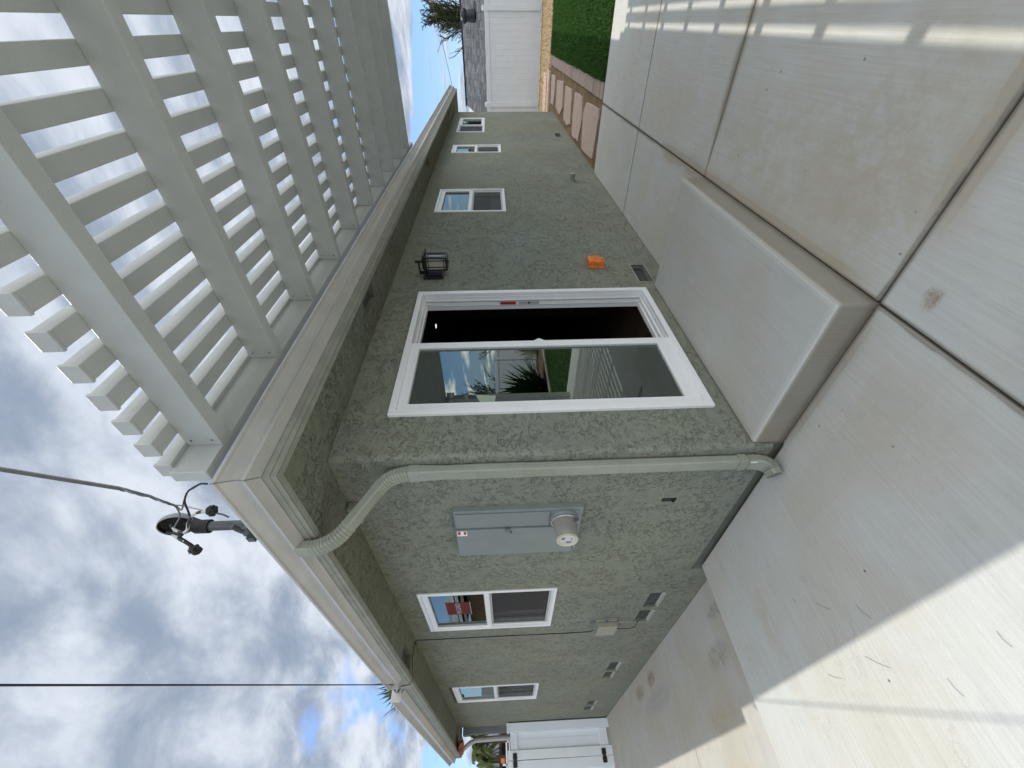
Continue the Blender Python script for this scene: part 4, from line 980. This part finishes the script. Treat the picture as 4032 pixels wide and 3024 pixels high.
# overhead line at the right
b = MB(); b.tube([(25, -14, 6.75), (25, -8, 5.42), (25, -2.535, 4.293), (25, -1.1, 3.975), (25, .62, 3.66), (25, 6, 2.9)], .012, 5)
o = b.build('utility_line', M_black, smooth=60); tag(o, 'thin overhead wire crossing the blue sky behind the wispy tree', 'overhead line')

# ------------------------------------------------------------------ trees
def wispy_tree(loc, h, spread, label, nlimb=34, seed=3, lean=(0, 0)):
    rnd = random.Random(seed); t = thing('conifer_tree', loc, label, 'tree')
    L = Vector(loc); tk = MB(); cr = MB(); axis_pts = [L + Vector((lean[0] * i / 8, lean[1] * i / 8, h * .72 * i / 8)) for i in range(9)]
    tk.tube(axis_pts, [.16 * (1 - .085 * i) for i in range(9)], 8)
    def clump(p, d, n, s):
        for _ in range(n):
            a_ = Vector((rnd.gauss(0, 1), rnd.gauss(0, 1), rnd.gauss(0, 1))).normalized(); v = (d * .9 + a_ * .8).normalized() * s * rnd.uniform(.5, 1.3)
            w = v.cross(Vector((rnd.gauss(0, 1), rnd.gauss(0, 1), rnd.gauss(0, 1)))).normalized() * s * .13
            cr.quad(p - w, p + w, p + v * .7 + w * .6, p + v)
    for i in range(nlimb):
        f = .30 + .68 * i / nlimb; base = L + Vector((lean[0] * f, lean[1] * f, h * .72 * f)); a_ = i * 2.4 + rnd.uniform(-.4, .4)
        ln_ = spread * (1.15 - .75 * f) * rnd.uniform(.75, 1.25); up = .75 + 1.1 * f
        d = Vector((math.cos(a_), math.sin(a_), up)).normalized(); pts = [base]
        for s_ in range(8):
            d = (d + Vector((rnd.gauss(0, .1), rnd.gauss(0, .1), .07 + rnd.gauss(0, .06)))).normalized(); pts.append(pts[-1] + d * ln_ / 8)
        tk.tube(pts, [.035 * (1 - s_ / 9.5) + .004 for s_ in range(9)], 5)
        for s_ in range(1, 9):
            sub = 3 if s_ < 8 else 1
            for _ in range(sub):
                sdv = (d + Vector((rnd.gauss(0, .75), rnd.gauss(0, .75), rnd.gauss(.25, .5)))).normalized(); q0 = pts[s_]; ll = ln_ * rnd.uniform(.10, .24)
                q1 = q0 + sdv * ll * .5 + Vector((0, 0, .02)); q2 = q0 + sdv * ll; tk.tube([q0, q1, q2], [.010, .007, .004], 4)
                for j in range(6): clump(q0.lerp(q2, j / 5), sdv, 7, .075)
    tk.build('trunk', M_bark, t, smooth=60); cr.build('crown', M_leaf, t)
    return t
wispy_tree((30.5, -2.0, -.4), 6.7, 2.9, 'wispy dark conifer behind the neighbour roof, its spiky tips against the sky', 60, 5)
wispy_tree((29.0, -3.6, -.4), 4.9, 1.9, 'lower dark conifer behind the roof turbine vent', 34, 9)
def fan_palm(loc, r, label, n=34, seed=1, tr=.16, dead=0):
    rnd = random.Random(seed); t = thing('palm_tree', (loc[0], loc[1], -.4), label, 'tree'); c = Vector(loc)
    b = MB(); b.tube([(c.x, c.y, -.4), (c.x + .05, c.y, c.z * .5), (c.x, c.y, c.z)], [tr * 1.2, tr, tr * .9], 10); b.build('trunk', M_bark, t, smooth=50)
    cr = MB()
    for i in range(n):
        a_ = i * 2.4; el = rnd.uniform(-.7, 1.35); d = Vector((math.cos(a_) * math.cos(el), math.sin(a_) * math.cos(el), math.sin(el)))
        hub = c + d * r * .5; side = d.cross(Vector((0, 0, 1))).normalized(); cr.tube([c, hub], .012, 4)
        for j in range(15):
            w_ = (j - 7) / 7 * 1.25; v = (d * math.cos(w_) + side * math.sin(w_)).normalized(); tip = hub + v * r * .55 * (1 - .2 * abs(w_)) - Vector((0, 0, r * .16 * abs(w_)))
            wv2 = v.cross(d.cross(side)).normalized() * .022 * r
            cr.quad(hub, hub.lerp(tip, .45) + wv2, tip, hub.lerp(tip, .45) - wv2)
    cr.build('crown', M_palm, t); return t
fan_palm((1.68, 12.9, 4.15), 1.35, 'fan palm whose frond tips show above the left gutter', 30, 4)
def feather_palm(loc, r, label, n=22, seed=1):
    rnd = random.Random(seed); t = thing('palm_tree', (loc[0], loc[1], -.4), label, 'tree'); c = Vector(loc)
    b = MB(); b.tube([(c.x, c.y, -.4), (c.x, c.y, c.z)], [.22, .15], 10); b.build('trunk', M_bark, t, smooth=50); cr = MB()
    for i in range(n):
        a_ = i * 2.4; el = rnd.uniform(.0, 1.3); d = Vector((math.cos(a_) * math.cos(el), math.sin(a_) * math.cos(el), math.sin(el))); p = c.copy(); pts = [p.copy()]
        for s_ in range(9): d = (d + Vector((0, 0, -.19))).normalized(); p = p + d * r / 9; pts.append(p.copy())
        cr.tube(pts, .012, 4)
        for s_ in range(1, 10):
            for e_ in range(4):
                q_ = pts[s_ - 1].lerp(pts[s_], e_ / 4); side = d.cross(Vector((0, 0, 1))).normalized()
                for sg in (-1, 1):
                    tip = q_ + side * sg * r * .2 * (1.1 - s_ / 12) + Vector((0, 0, -r * .16)) + d * .1 * r
                    wv2 = Vector((0, 0, .02)) + d * .025; cr.quad(q_ - wv2, q_ + wv2, tip)
    cr.build('crown', M_palm, t); return t
feather_palm((2.0, 27, 3.15), 1.1, 'drooping palm beyond the side gate, nearest the drainpipe', 26, 3)
feather_palm((1.25, 27.5, 2.75), 1.0, 'lower palm beyond the side gate at the picture edge', 26, 8)
# plants along the back bed
def sword_plant(loc, n, ln_, m_, label, name='sword_plant', seed=1, wd=.035):
    rnd = random.Random(seed); b = MB(); c = Vector(loc)
    for i in range(n):
        a_ = rnd.uniform(0, 6.283); el = rnd.uniform(.25, 1.45); d = Vector((math.cos(a_) * math.cos(el), math.sin(a_) * math.cos(el), math.sin(el)))
        l_ = ln_ * rnd.uniform(.7, 1.1); side = d.cross(Vector((0, 0, 1))).normalized() * wd * rnd.uniform(.7, 1.2); base = c + Vector((rnd.gauss(0, .12), rnd.gauss(0, .12), .02))
        m1 = base + d * l_ * .55; tip = base + d * l_ + Vector((0, 0, -.12 * l_ * math.cos(el)))
        b.quad(base - side * .6, base + side * .6, m1 + side, m1 - side); b.quad(m1 - side, m1 + side, tip)
    o = b.build(name, m_); tag(o, label, 'plant'); return o
sword_plant((8.9, -7.75, 0), 280, 1.65, M_sword, 'large dark sword leaved plant in the back bed, mirrored in the door glass', seed=2, wd=.05)
sword_plant((12.0, -8.2, 0), 170, 1.1, M_grassy, 'yellow green tufted grass plant in the back bed', 'grass_tuft', 5, .012)
b = MB(); b.box((-7.5, -6.9, -.02), (12.2, -6.72, .05)); structure(b.build('kerb', M_step, bevel=.01))
for i, (x_, y_, h_) in enumerate(((16, -15, 3.4), (20, -13, 3.6), (12, -17, 3.1))):
    wispy_tree((x_, y_, -.4), h_ + 1.0, 2.6, ('bushy conifer beyond the back fence, farthest right', 'bushy conifer beyond the corner of the two fences', 'bushy conifer beyond the middle of the back fence')[i], 30, 20 + i)
up_ = thing('utility_pole', (-9.5, -21, -.4), 'tall wooden utility pole far behind the yard', 'utility pole')
b = MB(); b.tube([(-9.5, -21, -.4), (-9.5, -21, 8.8)], [.16, .11], 12); b.build('pole', M_bark, up_, smooth=50); b = MB(); b.box((-10.6, -21.06, 8.1), (-8.4, -20.94, 8.22)); b.build('crossarm', M_bark, up_)

# fallen twigs and needles on the sunny slab
for i, (x_, y_, a_, l_) in enumerate(((-1.15, -.02, .3, .06), (-1.0, .28, 1.0, .12), (-.98, .62, 1.2, .09), (-.83, .18, .5, .08), (-.72, .42, .9, .09), (-1.08, -.32, .2, .05), (-.62, .62, .7, .04))):
    b = MB(); z_ = -.028 * max(y_, 0) / 1.585 + .002
    b.tube([(x_ - l_ / 2, y_, z_), (x_, y_ + .0025, z_ + .002), (x_ + l_ / 2, y_ - .002, z_)], .0006, 5)
    o = b.build('fallen_twig', M_bark); v0 = Vector((x_, y_, 0)); rm = Matrix.Rotation(a_, 4, 'Z')
    for v in o.data.vertices: v.co = rm @ (v.co - v0)
    o.location = v0; tag(o, 'thin dry pine needle lying on the concrete side slab', 'twig', 'pine needles scattered on the side slab')

M_glow, kk, bb = mat('lamp_glow'); bb.inputs['Emission Color'].default_value = (1, .93, .8, 1); bb.inputs['Emission Strength'].default_value = .8
b = MB(); b.lathe((2.85, 1.02, 2.40), (0, 0, -1), [(0, .030), (.006, .026), (.01, .01)], 14)
o = b.build('ceiling_light', M_glow); tag(o, 'tiny lit ceiling lamp inside the dark room behind the sliding door', 'ceiling light')
